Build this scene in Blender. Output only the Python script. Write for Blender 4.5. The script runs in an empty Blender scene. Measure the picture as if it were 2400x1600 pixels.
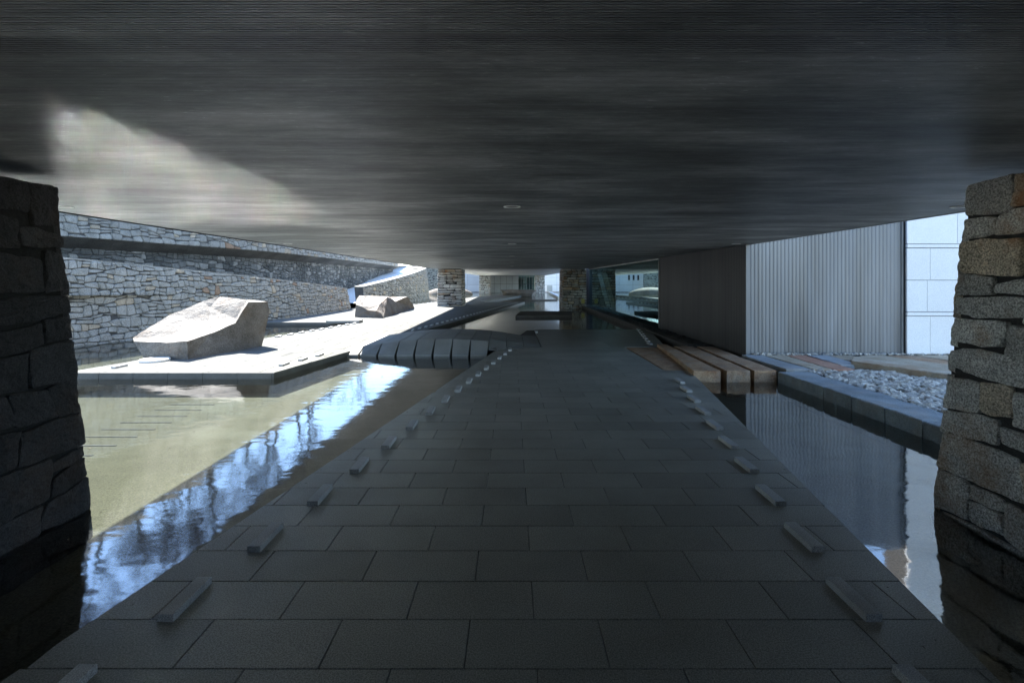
import bpy, bmesh, math, random
from mathutils import Vector, noise as mnoise

# ------------------------------------------------------------------ camera, sky, sun, exposure
S = bpy.context.scene
C = bpy.context.scene.collection
EYE = 1.59
cam_data = bpy.data.cameras.new("camera")
cam = bpy.data.objects.new("camera", cam_data); C.objects.link(cam)
cam.location = (0, 0, EYE); cam.rotation_euler = (math.radians(90), 0, 0)
cam_data.sensor_width = 36; cam_data.lens = 17.64; cam_data.shift_y = -0.0592
cam_data.clip_start = 0.05; cam_data.clip_end = 2000
S.camera = cam

SUN_DIR = Vector((-0.62, 0.82, 1.0)).normalized()          # towards the sun
world = bpy.data.worlds.new("World"); S.world = world; world.use_nodes = True
wn = world.node_tree.nodes; wl = world.node_tree.links
bg = wn["Background"]
sky = wn.new("ShaderNodeTexSky"); sky.sky_type = 'NISHITA'; sky.sun_disc = False
sky.sun_elevation = math.asin(SUN_DIR.z)
sky.sun_rotation = math.atan2(SUN_DIR.x, SUN_DIR.y)
sky.air_density = 1.0; sky.dust_density = 0.0; sky.ozone_density = 2.5
wl.new(sky.outputs[0], bg.inputs[0]); bg.inputs[1].default_value = 0.1
sd = bpy.data.lights.new("sun", 'SUN'); sd.energy = 4.3; sd.angle = math.radians(0.6); sd.color = (1.0, 0.965, 0.9)
sun = bpy.data.objects.new("sun", sd); C.objects.link(sun)
sun.rotation_euler = (-SUN_DIR).to_track_quat('-Z', 'Y').to_euler(); sun.location = (-20, 20, 30)
S.view_settings.view_transform = 'Standard'; S.view_settings.look = 'None'
S.view_settings.exposure = 2.7; S.view_settings.gamma = 1.0; S.view_settings.use_curve_mapping = False
cy = S.cycles
cy.use_denoising = True; cy.blur_glossy = 0.24; cy.caustics_reflective = True
cy.max_bounces = 12; cy.diffuse_bounces = 6; cy.glossy_bounces = 6; cy.transparent_max_bounces = 24
cy.sample_clamp_indirect = 0.0

R = random.Random(11)
WZ = -0.11      # water level
CZ = 2.33       # ceiling height
CX = 4.83       # half width of the ceiling

# ------------------------------------------------------------------ materials
def new_mat(name):
    m = bpy.data.materials.new(name); m.use_nodes = True
    nt = m.node_tree
    return m, nt, nt.nodes["Principled BSDF"]

def ramp(nt, stops):
    r = nt.nodes.new("ShaderNodeValToRGB"); e = r.color_ramp.elements
    e[0].position, e[0].color = stops[0][0], (*stops[0][1], 1)
    e[1].position, e[1].color = stops[-1][0], (*stops[-1][1], 1)
    for p, c in stops[1:-1]:
        x = e.new(p); x.color = (*c, 1)
    return r

def noise_tex(nt, coord, scale, detail=4, rough=0.6, stretch=None, dim=None):
    t = nt.nodes.new("ShaderNodeTexNoise"); t.inputs["Scale"].default_value = scale
    t.inputs["Detail"].default_value = detail; t.inputs["Roughness"].default_value = rough
    if stretch:
        mp = nt.nodes.new("ShaderNodeMapping"); mp.inputs["Scale"].default_value = stretch
        nt.links.new(coord, mp.inputs[0]); coord = mp.outputs[0]
    nt.links.new(coord, t.inputs["Vector"])
    return t

def mixc(nt, mode, fac, a, b):
    m = nt.nodes.new("ShaderNodeMix"); m.data_type = 'RGBA'; m.blend_type = mode
    for sock, v in ((0, fac), (6, a), (7, b)):
        if hasattr(v, "is_linked") or hasattr(v, "links"): nt.links.new(v, m.inputs[sock])
        else: m.inputs[sock].default_value = v if sock == 0 else (*v, 1)
    return m.outputs[2]

def stone_mat(name, dark, light, speck=120, speck_amt=0.35, patch=2.5, tint=None, tint_amt=0.0,
              rough=0.85, bump=0.35, bump_scale=45, var=0.35, fine=None, bdist=0.01):
    """mottled, speckled stone with its own value for every piece"""
    m, nt, p = new_mat(name)
    geo = nt.nodes.new("ShaderNodeNewGeometry"); co = geo.outputs["Position"]
    oi = nt.nodes.new("ShaderNodeObjectInfo")
    big = noise_tex(nt, co, patch, 5, 0.6)
    r = ramp(nt, [(0.3, dark), (0.72, light)]); nt.links.new(big.outputs[0], r.inputs[0])
    col = r.outputs[0]
    sp = noise_tex(nt, co, speck, 2, 0.7)
    sr = ramp(nt, [(0.35, (1 - speck_amt,) * 3), (0.5, (1, 1, 1)), (0.66, (1 + speck_amt,) * 3)])
    nt.links.new(sp.outputs[0], sr.inputs[0])
    col = mixc(nt, 'MULTIPLY', 1.0, col, sr.outputs[0])
    if tint:
        tn = noise_tex(nt, co, patch * 0.6, 4, 0.7)
        tr = ramp(nt, [(0.5, (0, 0, 0)), (0.66, (tint_amt,) * 3)]); nt.links.new(tn.outputs[0], tr.inputs[0])
        mm = nt.nodes.new("ShaderNodeMix"); mm.data_type = 'RGBA'
        nt.links.new(tr.outputs[0], mm.inputs[0]); nt.links.new(col, mm.inputs[6]); mm.inputs[7].default_value = (*tint, 1)
        col = mm.outputs[2]
    rr = ramp(nt, [(0, (1 - var,) * 3), (1, (1 + var,) * 3)]); nt.links.new(oi.outputs["Random"], rr.inputs[0])
    col = mixc(nt, 'MULTIPLY', 1.0, col, rr.outputs[0])
    nt.links.new(col, p.inputs["Base Color"]); p.inputs["Roughness"].default_value = rough
    bn = noise_tex(nt, co, bump_scale, 5, 0.65)
    b = nt.nodes.new("ShaderNodeBump"); b.inputs["Strength"].default_value = bump; b.inputs["Distance"].default_value = bdist
    nt.links.new(bn.outputs[0], b.inputs["Height"]); nt.links.new(b.outputs[0], p.inputs["Normal"])
    return m

M = {}
M['paver'] = stone_mat('dark_granite_paver', (.235, .228, .195), (.345, .336, .295), 150, .45, 1.1, rough=.42, bump=.3, bump_scale=120, var=.13, bdist=.004)
M['plaza'] = stone_mat('pale_granite_paver', (.115, .116, .110), (.165, .166, .158), 120, .35, 1.6, rough=.97, bump=.2, bump_scale=120, var=.09, bdist=.004)
M['path_side'] = stone_mat('path_side_stone', (.07, .07, .068), (.12, .12, .115), 150, .3, 2, rough=.8, var=.05)
M['bar'] = stone_mat('speckled_granite_bar', (.38, .385, .38), (.52, .525, .52), 240, .5, 3, rough=.7, bump=.3, bump_scale=200, var=.08, bdist=.003)
M['bridge'] = stone_mat('bridge_granite', (.17, .172, .165), (.24, .242, .235), 170, .2, 1.6, rough=.7, bump=.2, bump_scale=130, var=.08, bdist=.004)
M['pier'] = stone_mat('grey_rubble', (.32, .318, .305), (.58, .575, .55), 80, .6, 3.0, tint=(.30, .17, .08), tint_amt=.55, bump=.8, bump_scale=34, var=.28, bdist=.02)
M['pier_brown'] = stone_mat('brown_rubble', (.32, .28, .22), (.55, .47, .37), 80, .6, 3.0, tint=(.32, .14, .05), tint_amt=.8, bump=.8, bump_scale=34, var=.25, bdist=.02)
M['pier_shade_tone'] = stone_mat('shade_toned_rubble', (.045, .045, .048), (.085, .085, .09), 95, .4, 3.0, tint=(.24, .13, .06), tint_amt=.15, bump=.8, bump_scale=34, var=.25, bdist=.02)  # shade on the left foreground pier is put into its stone colour
M['wall'] = stone_mat('wall_granite', (.215, .212, .185), (.38, .37, .33), 45, .3, 3.2, bump=.8, bump_scale=18, var=.15, bdist=.03)
M['wall_warm'] = stone_mat('wall_warm_granite', (.34, .29, .21), (.50, .42, .31), 45, .2, 2.2, bump=.7, bump_scale=14, var=.2, bdist=.03)
M['wall_rust'] = stone_mat('wall_rust_granite', (.23, .15, .10), (.33, .23, .15), 45, .2, 2.2, bump=.7, bump_scale=14, var=.2, bdist=.03)
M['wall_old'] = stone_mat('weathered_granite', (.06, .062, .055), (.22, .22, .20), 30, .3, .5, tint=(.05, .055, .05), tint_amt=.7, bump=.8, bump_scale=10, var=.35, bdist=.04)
M['mortar'] = stone_mat('dark_core', (.02, .02, .02), (.035, .035, .034), 60, .3, 4, var=.0)
M['core'] = stone_mat('earth_core', (.06, .062, .06), (.10, .10, .095), 60, .3, 4, var=.0)
M['boulder'] = stone_mat('sawn_pink_granite', (.12, .108, .094), (.235, .22, .20), 45, .35, 3.0, tint=(.15, .11, .08), tint_amt=.6, bump=.9, bump_scale=22, var=.0, bdist=.04)
M['boulder2'] = stone_mat('sawn_brown_granite', (.11, .095, .08), (.23, .205, .18), 60, .2, 1.6, tint=(.16, .10, .06), tint_amt=.6, bump=.5, bump_scale=20, var=.0, bdist=.04)
M['beam_rust'] = stone_mat('rust_granite_beam', (.30, .155, .08), (.52, .36, .22), 90, .55, 5.5, tint=(.30, .25, .20), tint_amt=.6, bump=1.0, bump_scale=60, var=.16, bdist=.012)
M['beam_tan'] = stone_mat('tan_granite_beam', (.34, .27, .18), (.52, .45, .35), 110, .3, 2.5, tint=(.34, .20, .10), tint_amt=.6, bump=.7, bump_scale=60, var=.12, bdist=.012)
M['beam_grey'] = stone_mat('grey_granite_beam', (.26, .28, .29), (.42, .44, .45), 110, .3, 2.5, tint=(.36, .26, .16), tint_amt=.3, bump=.7, bump_scale=60, var=.12, bdist=.012)
M['beam_red'] = stone_mat('red_granite_beam', (.38, .19, .12), (.48, .28, .19), 110, .3, 2.5, bump=.7, bump_scale=60, var=.12, bdist=.012)
M['kerb'] = stone_mat('split_slate_kerb', (.16, .18, .19), (.28, .31, .32), 90, .25, 3.5, tint=(.30, .22, .15), tint_amt=.3, bump=.8, bump_scale=28, var=.15, bdist=.015)
M['gravel'] = stone_mat('crushed_white_stone', (.28, .26, .225), (.66, .62, .54), 60, .25, 14, tint=(.20, .14, .11), tint_amt=.6, bump=.4, bump_scale=60, var=.0)
M['cobble'] = stone_mat('black_pebbles', (.035, .034, .033), (.075, .072, .07), 60, .25, 9, rough=.6, bump=.4, bump_scale=60, var=.0)
M['dark_kerb'] = stone_mat('dark_brown_kerb', (.07, .062, .055), (.11, .10, .09), 60, .25, 3, rough=.7, var=.0)
M['soil'] = stone_mat('brown_soil', (.06, .055, .04), (.13, .12, .09), 30, .3, 1.2, rough=.95, bump=.8, bump_scale=12, var=0)
M['hill'] = stone_mat('winter_hillside', (.035, .037, .022), (.085, .075, .045), 6, .4, .35, tint=(.10, .07, .045), tint_amt=.5, rough=.95, bump=.9, bump_scale=5, var=0, bdist=.2)
M['white_granite'] = stone_mat('white_flamed_granite', (.78, .78, .765), (.84, .84, .825), 150, .16, 1.2, rough=.8, bump=.2, bump_scale=150, var=.03, bdist=.003)
M['blue_panel'] = stone_mat('pale_stone_panel', (.50, .52, .55), (.58, .60, .63), 60, .1, .8, rough=.7, bump=.1, var=.06)
M['far_grey'] = stone_mat('grey_wall_panel', (.22, .23, .23), (.28, .29, .29), 60, .1, .8, rough=.6, bump=.1, var=.06)
M['bark'] = stone_mat('dark_bark', (.025, .02, .018), (.05, .04, .035), 20, .3, 4, rough=.95, var=.2)
M['twig'] = stone_mat('reddish_twigs', (.035, .024, .024), (.07, .045, .042), 20, .3, 4, rough=.95, var=.2)
M['leaf'] = stone_mat('evergreen_leaf', (.04, .07, .03), (.08, .12, .05), 20, .3, 3, rough=.8, var=.2)
M['white_stone'] = stone_mat('white_marble', (.72, .72, .70), (.80, .80, .78), 60, .1, 2, rough=.6, var=0, bump=.1)

M['plaza'].node_tree.nodes['Principled BSDF'].inputs['Specular IOR Level'].default_value = .15
# pool bed: washed aggregate, yellowish
M['bed'] = stone_mat('washed_aggregate', (.13, .12, .075), (.225, .21, .14), 70, .35, .7, tint=(.30, .30, .24), tint_amt=.6, rough=.9, bump=.6, bump_scale=40, var=.0, bdist=.02)

def metal_mat(name, c0, c1, rough, metallic, stretch, spec=.5):
    m, nt, p = new_mat(name)
    geo = nt.nodes.new("ShaderNodeNewGeometry"); co = geo.outputs["Position"]
    n = noise_tex(nt, co, 1.0, 6, .65, stretch)
    n2 = noise_tex(nt, co, 0.6, 3, .6, (stretch[0] * .3 + .3, stretch[1] * .3 + .3, stretch[2] * .3 + .3))
    r = ramp(nt, [(.32, c0), (.68, c1)]); nt.links.new(n.outputs[0], r.inputs[0])
    r2 = ramp(nt, [(.3, (.75,) * 3), (.7, (1.2,) * 3)]); nt.links.new(n2.outputs[0], r2.inputs[0])
    col = mixc(nt, 'MULTIPLY', 1.0, r.outputs[0], r2.outputs[0])
    nt.links.new(col, p.inputs["Base Color"]); p.inputs["Metallic"].default_value = metallic
    rr = ramp(nt, [(.3, (rough * .8,) * 3), (.7, (min(1, rough * 1.2),) * 3)]); nt.links.new(n.outputs[0], rr.inputs[0])
    nt.links.new(rr.outputs[0], p.inputs["Roughness"])
    p.inputs["Specular IOR Level"].default_value = spec
    return m
def rib_mat():
    """aged metal ribs: streaks along the ribs that partly paint in ripple reflections, dull water stains, scattered scuffs"""
    m, nt, p = new_mat('aged_aluminium_rib')
    geo = nt.nodes.new("ShaderNodeNewGeometry"); co = geo.outputs["Position"]
    n1 = noise_tex(nt, co, 1.0, 5, .7, (.22, 22.0, 1)); n2 = noise_tex(nt, co, 1.0, 6, .65, (.75, 2.4, 1)); n3 = noise_tex(nt, co, 1.0, 4, .75, (9.0, 60.0, 1))
    r1 = ramp(nt, [(.36, (.86,) * 3), (.64, (1.16,) * 3)]); nt.links.new(n1.outputs[0], r1.inputs[0])  # streaks partly stand for ripple light, painted into the rib tone
    r2 = ramp(nt, [(.34, (.185, .20, .20)), (.50, (.30, .318, .32)), (.64, (.50, .525, .525))]); nt.links.new(n2.outputs[0], r2.inputs[0])
    r3 = ramp(nt, [(.3, (.75,) * 3), (.62, (1.0,) * 3), (.74, (1.7,) * 3)]); nt.links.new(n3.outputs[0], r3.inputs[0])
    c = mixc(nt, 'MULTIPLY', 1.0, r2.outputs[0], r1.outputs[0]); c = mixc(nt, 'MULTIPLY', 1.0, c, r3.outputs[0])
    nt.links.new(c, p.inputs["Base Color"])
    p.inputs["Roughness"].default_value = .42; p.inputs["Metallic"].default_value = 0
    return m
M['rib'] = rib_mat()
M['slot'] = metal_mat('rib_gap', (.012, .013, .013), (.02, .02, .02), .8, 0, (.35, 5.0, 1.0), spec=.1)
M['ceil2'] = metal_mat('smooth_soffit', (.42, .43, .41), (.52, .53, .51), .6, .0, (.2, 1.5, 1.0))
M['metal_light'] = metal_mat('grey_corrugated_metal', (.125, .13, .138), (.205, .212, .222), .42, .2, (5.0, 5.0, .25))
M['metal_dark'] = metal_mat('charcoal_metal', (.075, .075, .077), (.10, .10, .102), .45, .3, (6.0, 6.0, .2))
M['trim'] = metal_mat('steel_trim', (.30, .31, .31), (.4, .41, .41), .4, .6, (2, 2, 2))
M['concrete'] = metal_mat('concrete_block', (.20, .20, .19), (.30, .30, .285), .9, 0, (3, 3, 3))
M['black'] = metal_mat('black_opening', (.01, .01, .011), (.02, .02, .021), .7, 0, (1, 1, 1))
M['lampwhite'] = metal_mat('white_enamel', (.75, .76, .74), (.82, .82, .80), .4, 0, (4, 4, 4))
M['yellow'] = metal_mat('yellow_enamel', (.50, .42, .12), (.60, .52, .18), .6, 0, (4, 4, 4))

def water_mat():
    m = bpy.data.materials.new('still_water'); m.use_nodes = True
    nt = m.node_tree; nt.nodes.clear()
    out = nt.nodes.new("ShaderNodeOutputMaterial")
    geo = nt.nodes.new("ShaderNodeNewGeometry"); co = geo.outputs["Position"]
    n1 = noise_tex(nt, co, 1.0, 2, .5, (2.6, 4.2, 1)); n2 = noise_tex(nt, co, 1.0, 3, .6, (14, 22, 1))
    ad = nt.nodes.new("ShaderNodeMath"); ad.operation = 'MULTIPLY_ADD'; ad.inputs[1].default_value = .10
    nt.links.new(n2.outputs[0], ad.inputs[0]); nt.links.new(n1.outputs[0], ad.inputs[2])
    b = nt.nodes.new("ShaderNodeBump"); b.inputs["Strength"].default_value = 1.0; b.inputs["Distance"].default_value = .0022
    nt.links.new(ad.outputs[0], b.inputs["Height"])
    fr = nt.nodes.new("ShaderNodeFresnel"); fr.inputs["IOR"].default_value = 1.36; nt.links.new(b.outputs[0], fr.inputs["Normal"])
    gl = nt.nodes.new("ShaderNodeBsdfGlossy"); gl.inputs["Roughness"].default_value = .046; nt.links.new(b.outputs[0], gl.inputs["Normal"])
    tr = nt.nodes.new("ShaderNodeBsdfTransparent"); tr.inputs[0].default_value = (.80, .85, .83, 1)
    mx = nt.nodes.new("ShaderNodeMixShader")
    k = nt.nodes.new("ShaderNodeMath"); k.operation = 'MULTIPLY_ADD'; k.inputs[1].default_value = .8; k.inputs[2].default_value = .23
    nt.links.new(fr.outputs[0], k.inputs[0]); nt.links.new(k.outputs[0], mx.inputs[0]); nt.links.new(tr.outputs[0], mx.inputs[1]); nt.links.new(gl.outputs[0], mx.inputs[2])
    nt.links.new(mx.outputs[0], out.inputs[0])
    return m
M['water'] = water_mat()

def glass_mat(name, refl, tint_r, tint_t):
    m = bpy.data.materials.new(name); m.use_nodes = True
    nt = m.node_tree; nt.nodes.clear()
    out = nt.nodes.new("ShaderNodeOutputMaterial")
    gl = nt.nodes.new("ShaderNodeBsdfGlossy"); gl.inputs["Roughness"].default_value = .0; gl.inputs[0].default_value = (*tint_r, 1)
    tr = nt.nodes.new("ShaderNodeBsdfTransparent"); tr.inputs[0].default_value = (*tint_t, 1)
    mx = nt.nodes.new("ShaderNodeMixShader"); mx.inputs[0].default_value = refl
    nt.links.new(tr.outputs[0], mx.inputs[1]); nt.links.new(gl.outputs[0], mx.inputs[2])
    nt.links.new(mx.outputs[0], out.inputs[0])
    return m
M['glass'] = glass_mat('teal_mirror_glass', .62, (.62, .84, .84), (.45, .75, .70))
M['glass_far'] = glass_mat('teal_far_glass', .5, (.55, .78, .78), (.4, .65, .62))

# ------------------------------------------------------------------ mesh helpers
ORG = {}
def empty(name, loc, label=None, cat=None, group=None, kind=None):
    o = bpy.data.objects.new(name, None); C.objects.link(o); o.location = loc
    o.empty_display_size = .2
    ORG[o.name] = Vector(loc); tag(o, label, cat, group, kind); return o

def tag(o, label=None, cat=None, group=None, kind=None):
    if label: o["label"] = label
    if cat: o["category"] = cat
    if group: o["group"] = group
    if kind: o["kind"] = kind
    return o

def mesh(name, verts, faces, mat, parent=None, smooth=False, origin=None, **tg):
    """one mesh object from world-space vertices"""
    vs = [Vector(v) for v in verts]
    if origin is None:
        origin = Vector((sum(v.x for v in vs) / len(vs), sum(v.y for v in vs) / len(vs), min(v.z for v in vs)))
    origin = Vector(origin)
    me = bpy.data.meshes.new(name)
    me.from_pydata([tuple(v - origin) for v in vs], [], faces); me.update()
    if smooth: me.polygons.foreach_set("use_smooth", [True] * len(me.polygons))
    if mat: me.materials.append(mat)
    o = bpy.data.objects.new(name, me); C.objects.link(o)
    base = ORG[parent.name] if parent else Vector((0, 0, 0))
    if parent: o.parent = parent
    o.location = origin - base; ORG[o.name] = origin
    tag(o, **tg); return o

class MB:
    def __init__(s): s.v = []; s.f = []
    def add(s, vs, fs):
        k = len(s.v); s.v += [tuple(v) for v in vs]; s.f += [tuple(i + k for i in f) for f in fs]
    def box(s, x0, x1, y0, y1, z0, z1):
        s.add([(x0, y0, z0), (x1, y0, z0), (x1, y1, z0), (x0, y1, z0), (x0, y0, z1), (x1, y0, z1), (x1, y1, z1), (x0, y1, z1)],
              [(3, 2, 1, 0), (4, 5, 6, 7), (0, 1, 5, 4), (1, 2, 6, 5), (2, 3, 7, 6), (3, 0, 4, 7)])
    def prism(s, poly, z0, z1):
        n = len(poly)
        s.add([(p[0], p[1], z0) for p in poly] + [(p[0], p[1], z1) for p in poly],
              [tuple(range(n - 1, -1, -1)), tuple(range(n, 2 * n))] + [(i, (i + 1) % n, n + (i + 1) % n, n + i) for i in range(n)])
    def build(s, name, mat, parent=None, **k): return mesh(name, s.v, s.f, mat, parent, **k)

def bevelled(poly, z0, z1, b=.004):
    """prism with a small arris; poly is convex, counter-clockwise"""
    n = len(poly); cx = sum(p[0] for p in poly) / n; cyy = sum(p[1] for p in poly) / n
    inn = inset(poly, b)
    if len(inn) != n: inn = [(p[0] + (cx - p[0]) * .02, p[1] + (cyy - p[1]) * .02) for p in poly]
    vs = [(p[0], p[1], z0) for p in poly] + [(p[0], p[1], z1 - b) for p in poly] + [(p[0], p[1], z1) for p in inn]
    fs = [tuple(range(2 * n, 3 * n))]
    for i in range(n):
        j = (i + 1) % n
        fs += [(i, j, n + j, n + i), (n + i, n + j, 2 * n + j, 2 * n + i)]
    return vs, fs

def clip(poly, a, b, c):
    """keep a*x+b*y<=c"""
    out = []
    for i in range(len(poly)):
        p, q = poly[i], poly[(i + 1) % len(poly)]
        dp, dq = a * p[0] + b * p[1] - c, a * q[0] + b * q[1] - c
        if dp <= 0: out.append(p)
        if (dp < 0) != (dq < 0) and abs(dp - dq) > 1e-12:
            t = dp / (dp - dq); out.append((p[0] + (q[0] - p[0]) * t, p[1] + (q[1] - p[1]) * t))
    return out

def dedupe(poly, eps=1e-4):
    out = []
    for p in poly:
        if not out or abs(p[0] - out[-1][0]) + abs(p[1] - out[-1][1]) > eps: out.append(p)
    if len(out) > 1 and abs(out[0][0] - out[-1][0]) + abs(out[0][1] - out[-1][1]) < eps: out.pop()
    return out

def area(poly):
    return .5 * sum(poly[i][0] * poly[(i + 1) % len(poly)][1] - poly[(i + 1) % len(poly)][0] * poly[i][1] for i in range(len(poly)))

def inset(poly, d):
    """shrink a convex ccw polygon by d"""
    out = list(poly); n = len(poly)
    for i in range(n):
        p, q = poly[i], poly[(i + 1) % n]
        ex, ey = q[0] - p[0], q[1] - p[1]; l = math.hypot(ex, ey)
        if l < 1e-7: continue
        nx, ny = ey / l, -ex / l          # outward for ccw
        out = clip(out, nx, ny, nx * p[0] + ny * p[1] - d)
        if len(out) < 3: return []
    return dedupe(out)

def chaikin(poly, t=.22):
    out = []
    for i in range(len(poly)):
        p, q = poly[i], poly[(i + 1) % len(poly)]
        out.append((p[0] + (q[0] - p[0]) * t, p[1] + (q[1] - p[1]) * t))
        out.append((q[0] + (p[0] - q[0]) * t, q[1] + (p[1] - q[1]) * t))
    return out

def resample(poly, step):
    out = []
    for i in range(len(poly)):
        p, q = poly[i], poly[(i + 1) % len(poly)]
        n = max(1, int(round(math.hypot(q[0] - p[0], q[1] - p[1]) / step)))
        for k in range(n): out.append((p[0] + (q[0] - p[0]) * k / n, p[1] + (q[1] - p[1]) * k / n))
    return out

def nz(x, y, z): return mnoise.noise(Vector((x, y, z)))

def stone_geo(poly, fmap, depth, bulge, gap, seed, detail=0):
    """one rubble stone: poly in wall coordinates (u,v); fmap(u,v,w)->world"""
    if area(poly) < 0: poly = poly[::-1]
    p = inset(dedupe(poly), gap)
    if len(p) < 3 or area(p) < 4e-4: return None
    cu = sum(q[0] for q in p) / len(p); cv = sum(q[1] for q in p) / len(p)
    size = math.sqrt(area(p))
    if detail == 0:
        p = chaikin(p, .18); rings = [(1, 0), (.80, bulge * .8)]; jit = .02
    else:
        p = chaikin(resample(p, size * .17), .22); p = resample(p, .032)
        rings = [(1, -bulge * .1), (.985, bulge * .55), (.93, bulge * .8), (.76, bulge * .9), (.56, bulge), (.36, bulge), (.17, bulge)]; jit = .05
    n = len(p); vs = []
    for q in p: vs.append(fmap(q[0], q[1], -depth))
    tu, tv = nz(seed, .3, 0) * .25, nz(seed, 5.3, 1) * .25        # tilt of the face
    for k, (s, w) in enumerate(rings):
        for q in p:
            u = cu + (q[0] - cu) * s; v = cv + (q[1] - cv) * s
            if detail:
                a = .007 if k < 2 else .0
                u += nz(u * 9, v * 9, seed) * a * 1.6; v += nz(u * 9, v * 9, seed + 7) * a * 1.6
                ww = w + (nz(u * 4, v * 4, seed + 3) * .020 + nz(u * 13, v * 13, seed) * .016 + nz(u * 34, v * 34, seed) * .008) * (1 if k else .5)
            else:
                ww = w + nz(u * 5, v * 5, seed + 3) * bulge * .8
            ww += (u - cu) * tu * .3 + (v - cv) * tv * .3
            vs.append(fmap(u, v, ww))
    vs.append(fmap(cu, cv, rings[-1][1] + nz(cu * 5, cv * 5, seed + 3) * bulge * .6))
    fs = []
    for k in range(len(rings)):
        a, b = k * n, (k + 1) * n
        for i in range(n):
            j = (i + 1) % n; fs.append((a + i, a + j, b + j, b + i))
    k = len(rings) * n; c = len(vs) - 1
    for i in range(n): fs.append((k + i, k + (i + 1) % n, c))
    return vs, fs

def rubble(U, V, rmin, rmax, aniso, rnd, vtop=None):
    """power diagram with stones longer than tall; returns polygons in (u,v)"""
    H = V * aniso; pts = []; cell = rmax; grid = {}
    def ok(x, y, r):
        gx, gy = int(x / cell), int(y / cell)
        for i in range(gx - 2, gx + 3):
            for j in range(gy - 2, gy + 3):
                for (a, b, c) in grid.get((i, j), ()):
                    if (a - x) ** 2 + (b - y) ** 2 < (.92 * (c + r)) ** 2: return False
        return True
    tries = int(U * H / (rmin * rmin) * 9)
    for t in range(tries):
        f = t / tries
        r = rmax + (rmin - rmax) * min(1, f * 1.25 + rnd.random() * .25)
        x, y = rnd.random() * U, rnd.random() * H
        if ok(x, y, r):
            grid.setdefault((int(x / cell), int(y / cell)), []).append((x, y, r)); pts.append((x, y, r))
    out = []
    for (x, y, r) in pts:
        poly = [(max(0, x - 4 * rmax), max(0, y - 4 * rmax)), (min(U, x + 4 * rmax), max(0, y - 4 * rmax)),
                (min(U, x + 4 * rmax), min(H, y + 4 * rmax)), (max(0, x - 4 * rmax), min(H, y + 4 * rmax))]
        gx, gy = int(x / cell), int(y / cell)
        for i in range(gx - 5, gx + 6):
            for j in range(gy - 5, gy + 6):
                for (a, b, c) in grid.get((i, j), ()):
                    if a == x and b == y: continue
                    dx, dy = a - x, b - y
                    k = (a * a + b * b - c * c - x * x - y * y + r * r) / 2
                    poly = clip(poly, dx, dy, k)
                    if len(poly) < 3: break
        if len(poly) >= 3: out.append([(p[0], p[1] / aniso) for p in dedupe(poly)])
    return out

def coursed(U, V, hmin, hmax, lmin, lmax, rnd, wander=.42, lean=.28, split=.22):
    """rough courses of squared rubble with wandering bed joints"""
    zs = [0]
    while zs[-1] < V - hmin * .6: zs.append(zs[-1] + rnd.uniform(hmin, hmax))
    k = V / zs[-1]; zs = [z * k for z in zs]
    sd = [rnd.random() * 50 for _ in zs]
    def bed(i, u):
        if i == 0: return 0
        if i == len(zs) - 1: return V + nz(u * 1.2, sd[i], 0) * .03 - .015
        return zs[i] + nz(u * 1.6, sd[i], 0) * hmin * wander + nz(u * 6, sd[i], 3) * hmin * .10
    out = []
    for i in range(len(zs) - 1):
        h = zs[i + 1] - zs[i]; u = 0; cuts = [0]
        while u < U:
            l = rnd.uniform(lmin, lmax) * (1.15 if h < (hmin + hmax) / 2 else .9)
            u += l
            if U - u < lmin * .7: u = U
            cuts.append(min(u, U))
        sl = [0] + [rnd.uniform(-lean, lean) * h for _ in cuts[1:-1]] + [0]
        for a in range(len(cuts) - 1):
            u0, u1, s0, s1 = cuts[a], cuts[a + 1], sl[a], sl[a + 1]
            def seg(f0, f1, g0, g1):      # cell between fractions of the height
                pb = [(u0 + s0 * (f0 - .5), 0), (u1 + s1 * (f0 - .5), 0)]
                def P(t, f):
                    ua = u0 + s0 * (f - .5); ub = u1 + s1 * (f - .5); uu = ua + (ub - ua) * t
                    lo, hi = bed(i, uu), bed(i + 1, uu); return (uu, lo + (hi - lo) * f)
                low = [P(0, f0), P(.33, f0 + (g0 - f0) * .33), P(.67, f0 + (g0 - f0) * .67), P(1, g0)]
                top = [P(1, g1), P(.67, f1 + (g1 - f1) * .67), P(.33, f1 + (g1 - f1) * .33), P(0, f1)]
                return low + top
            if h > hmax * .8 and rnd.random() < split:
                m = rnd.uniform(.4, .6); m2 = m + rnd.uniform(-.15, .15)
                out.append(seg(0, m, 0, m2)); out.append(seg(m, 1, m2, 1))
            else: out.append(seg(0, 1, 0, 1))
    return out

def hull2(pts):
    pts = sorted(set((round(p[0], 5), round(p[1], 5)) for p in pts))
    def half(ps):
        o = []
        for p in ps:
            while len(o) > 1 and (o[-1][0] - o[-2][0]) * (p[1] - o[-2][1]) - (o[-1][1] - o[-2][1]) * (p[0] - o[-2][0]) <= 0: o.pop()
            o.append(p)
        return o
    lo, hi = half(pts), half(pts[::-1]); return lo[:-1] + hi[:-1]

# ------------------------------------------------------------------ ground, bed, water
b = MB(); b.box(-400, 400, -300, 600, -.9, -.36)
b.build('pool_bed', M['bed'], kind='structure')
bed = bpy.data.objects['pool_bed']
mesh('water', [(-30, -14, WZ), (14, -14, WZ), (14, 90, WZ), (-30, 90, WZ)], [(0, 1, 2, 3)], M['water'], kind='structure')
SL = .175
pathL = lambda y: -1.97 + SL * (y - 2.35)
pathR = lambda y: 2.007 + SL * (y - 2.35)
plzR = lambda y: -4.12 + SL * (y - 8.72)
plzL = lambda y: -6.87 + SL * (y - 13.8)

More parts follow.
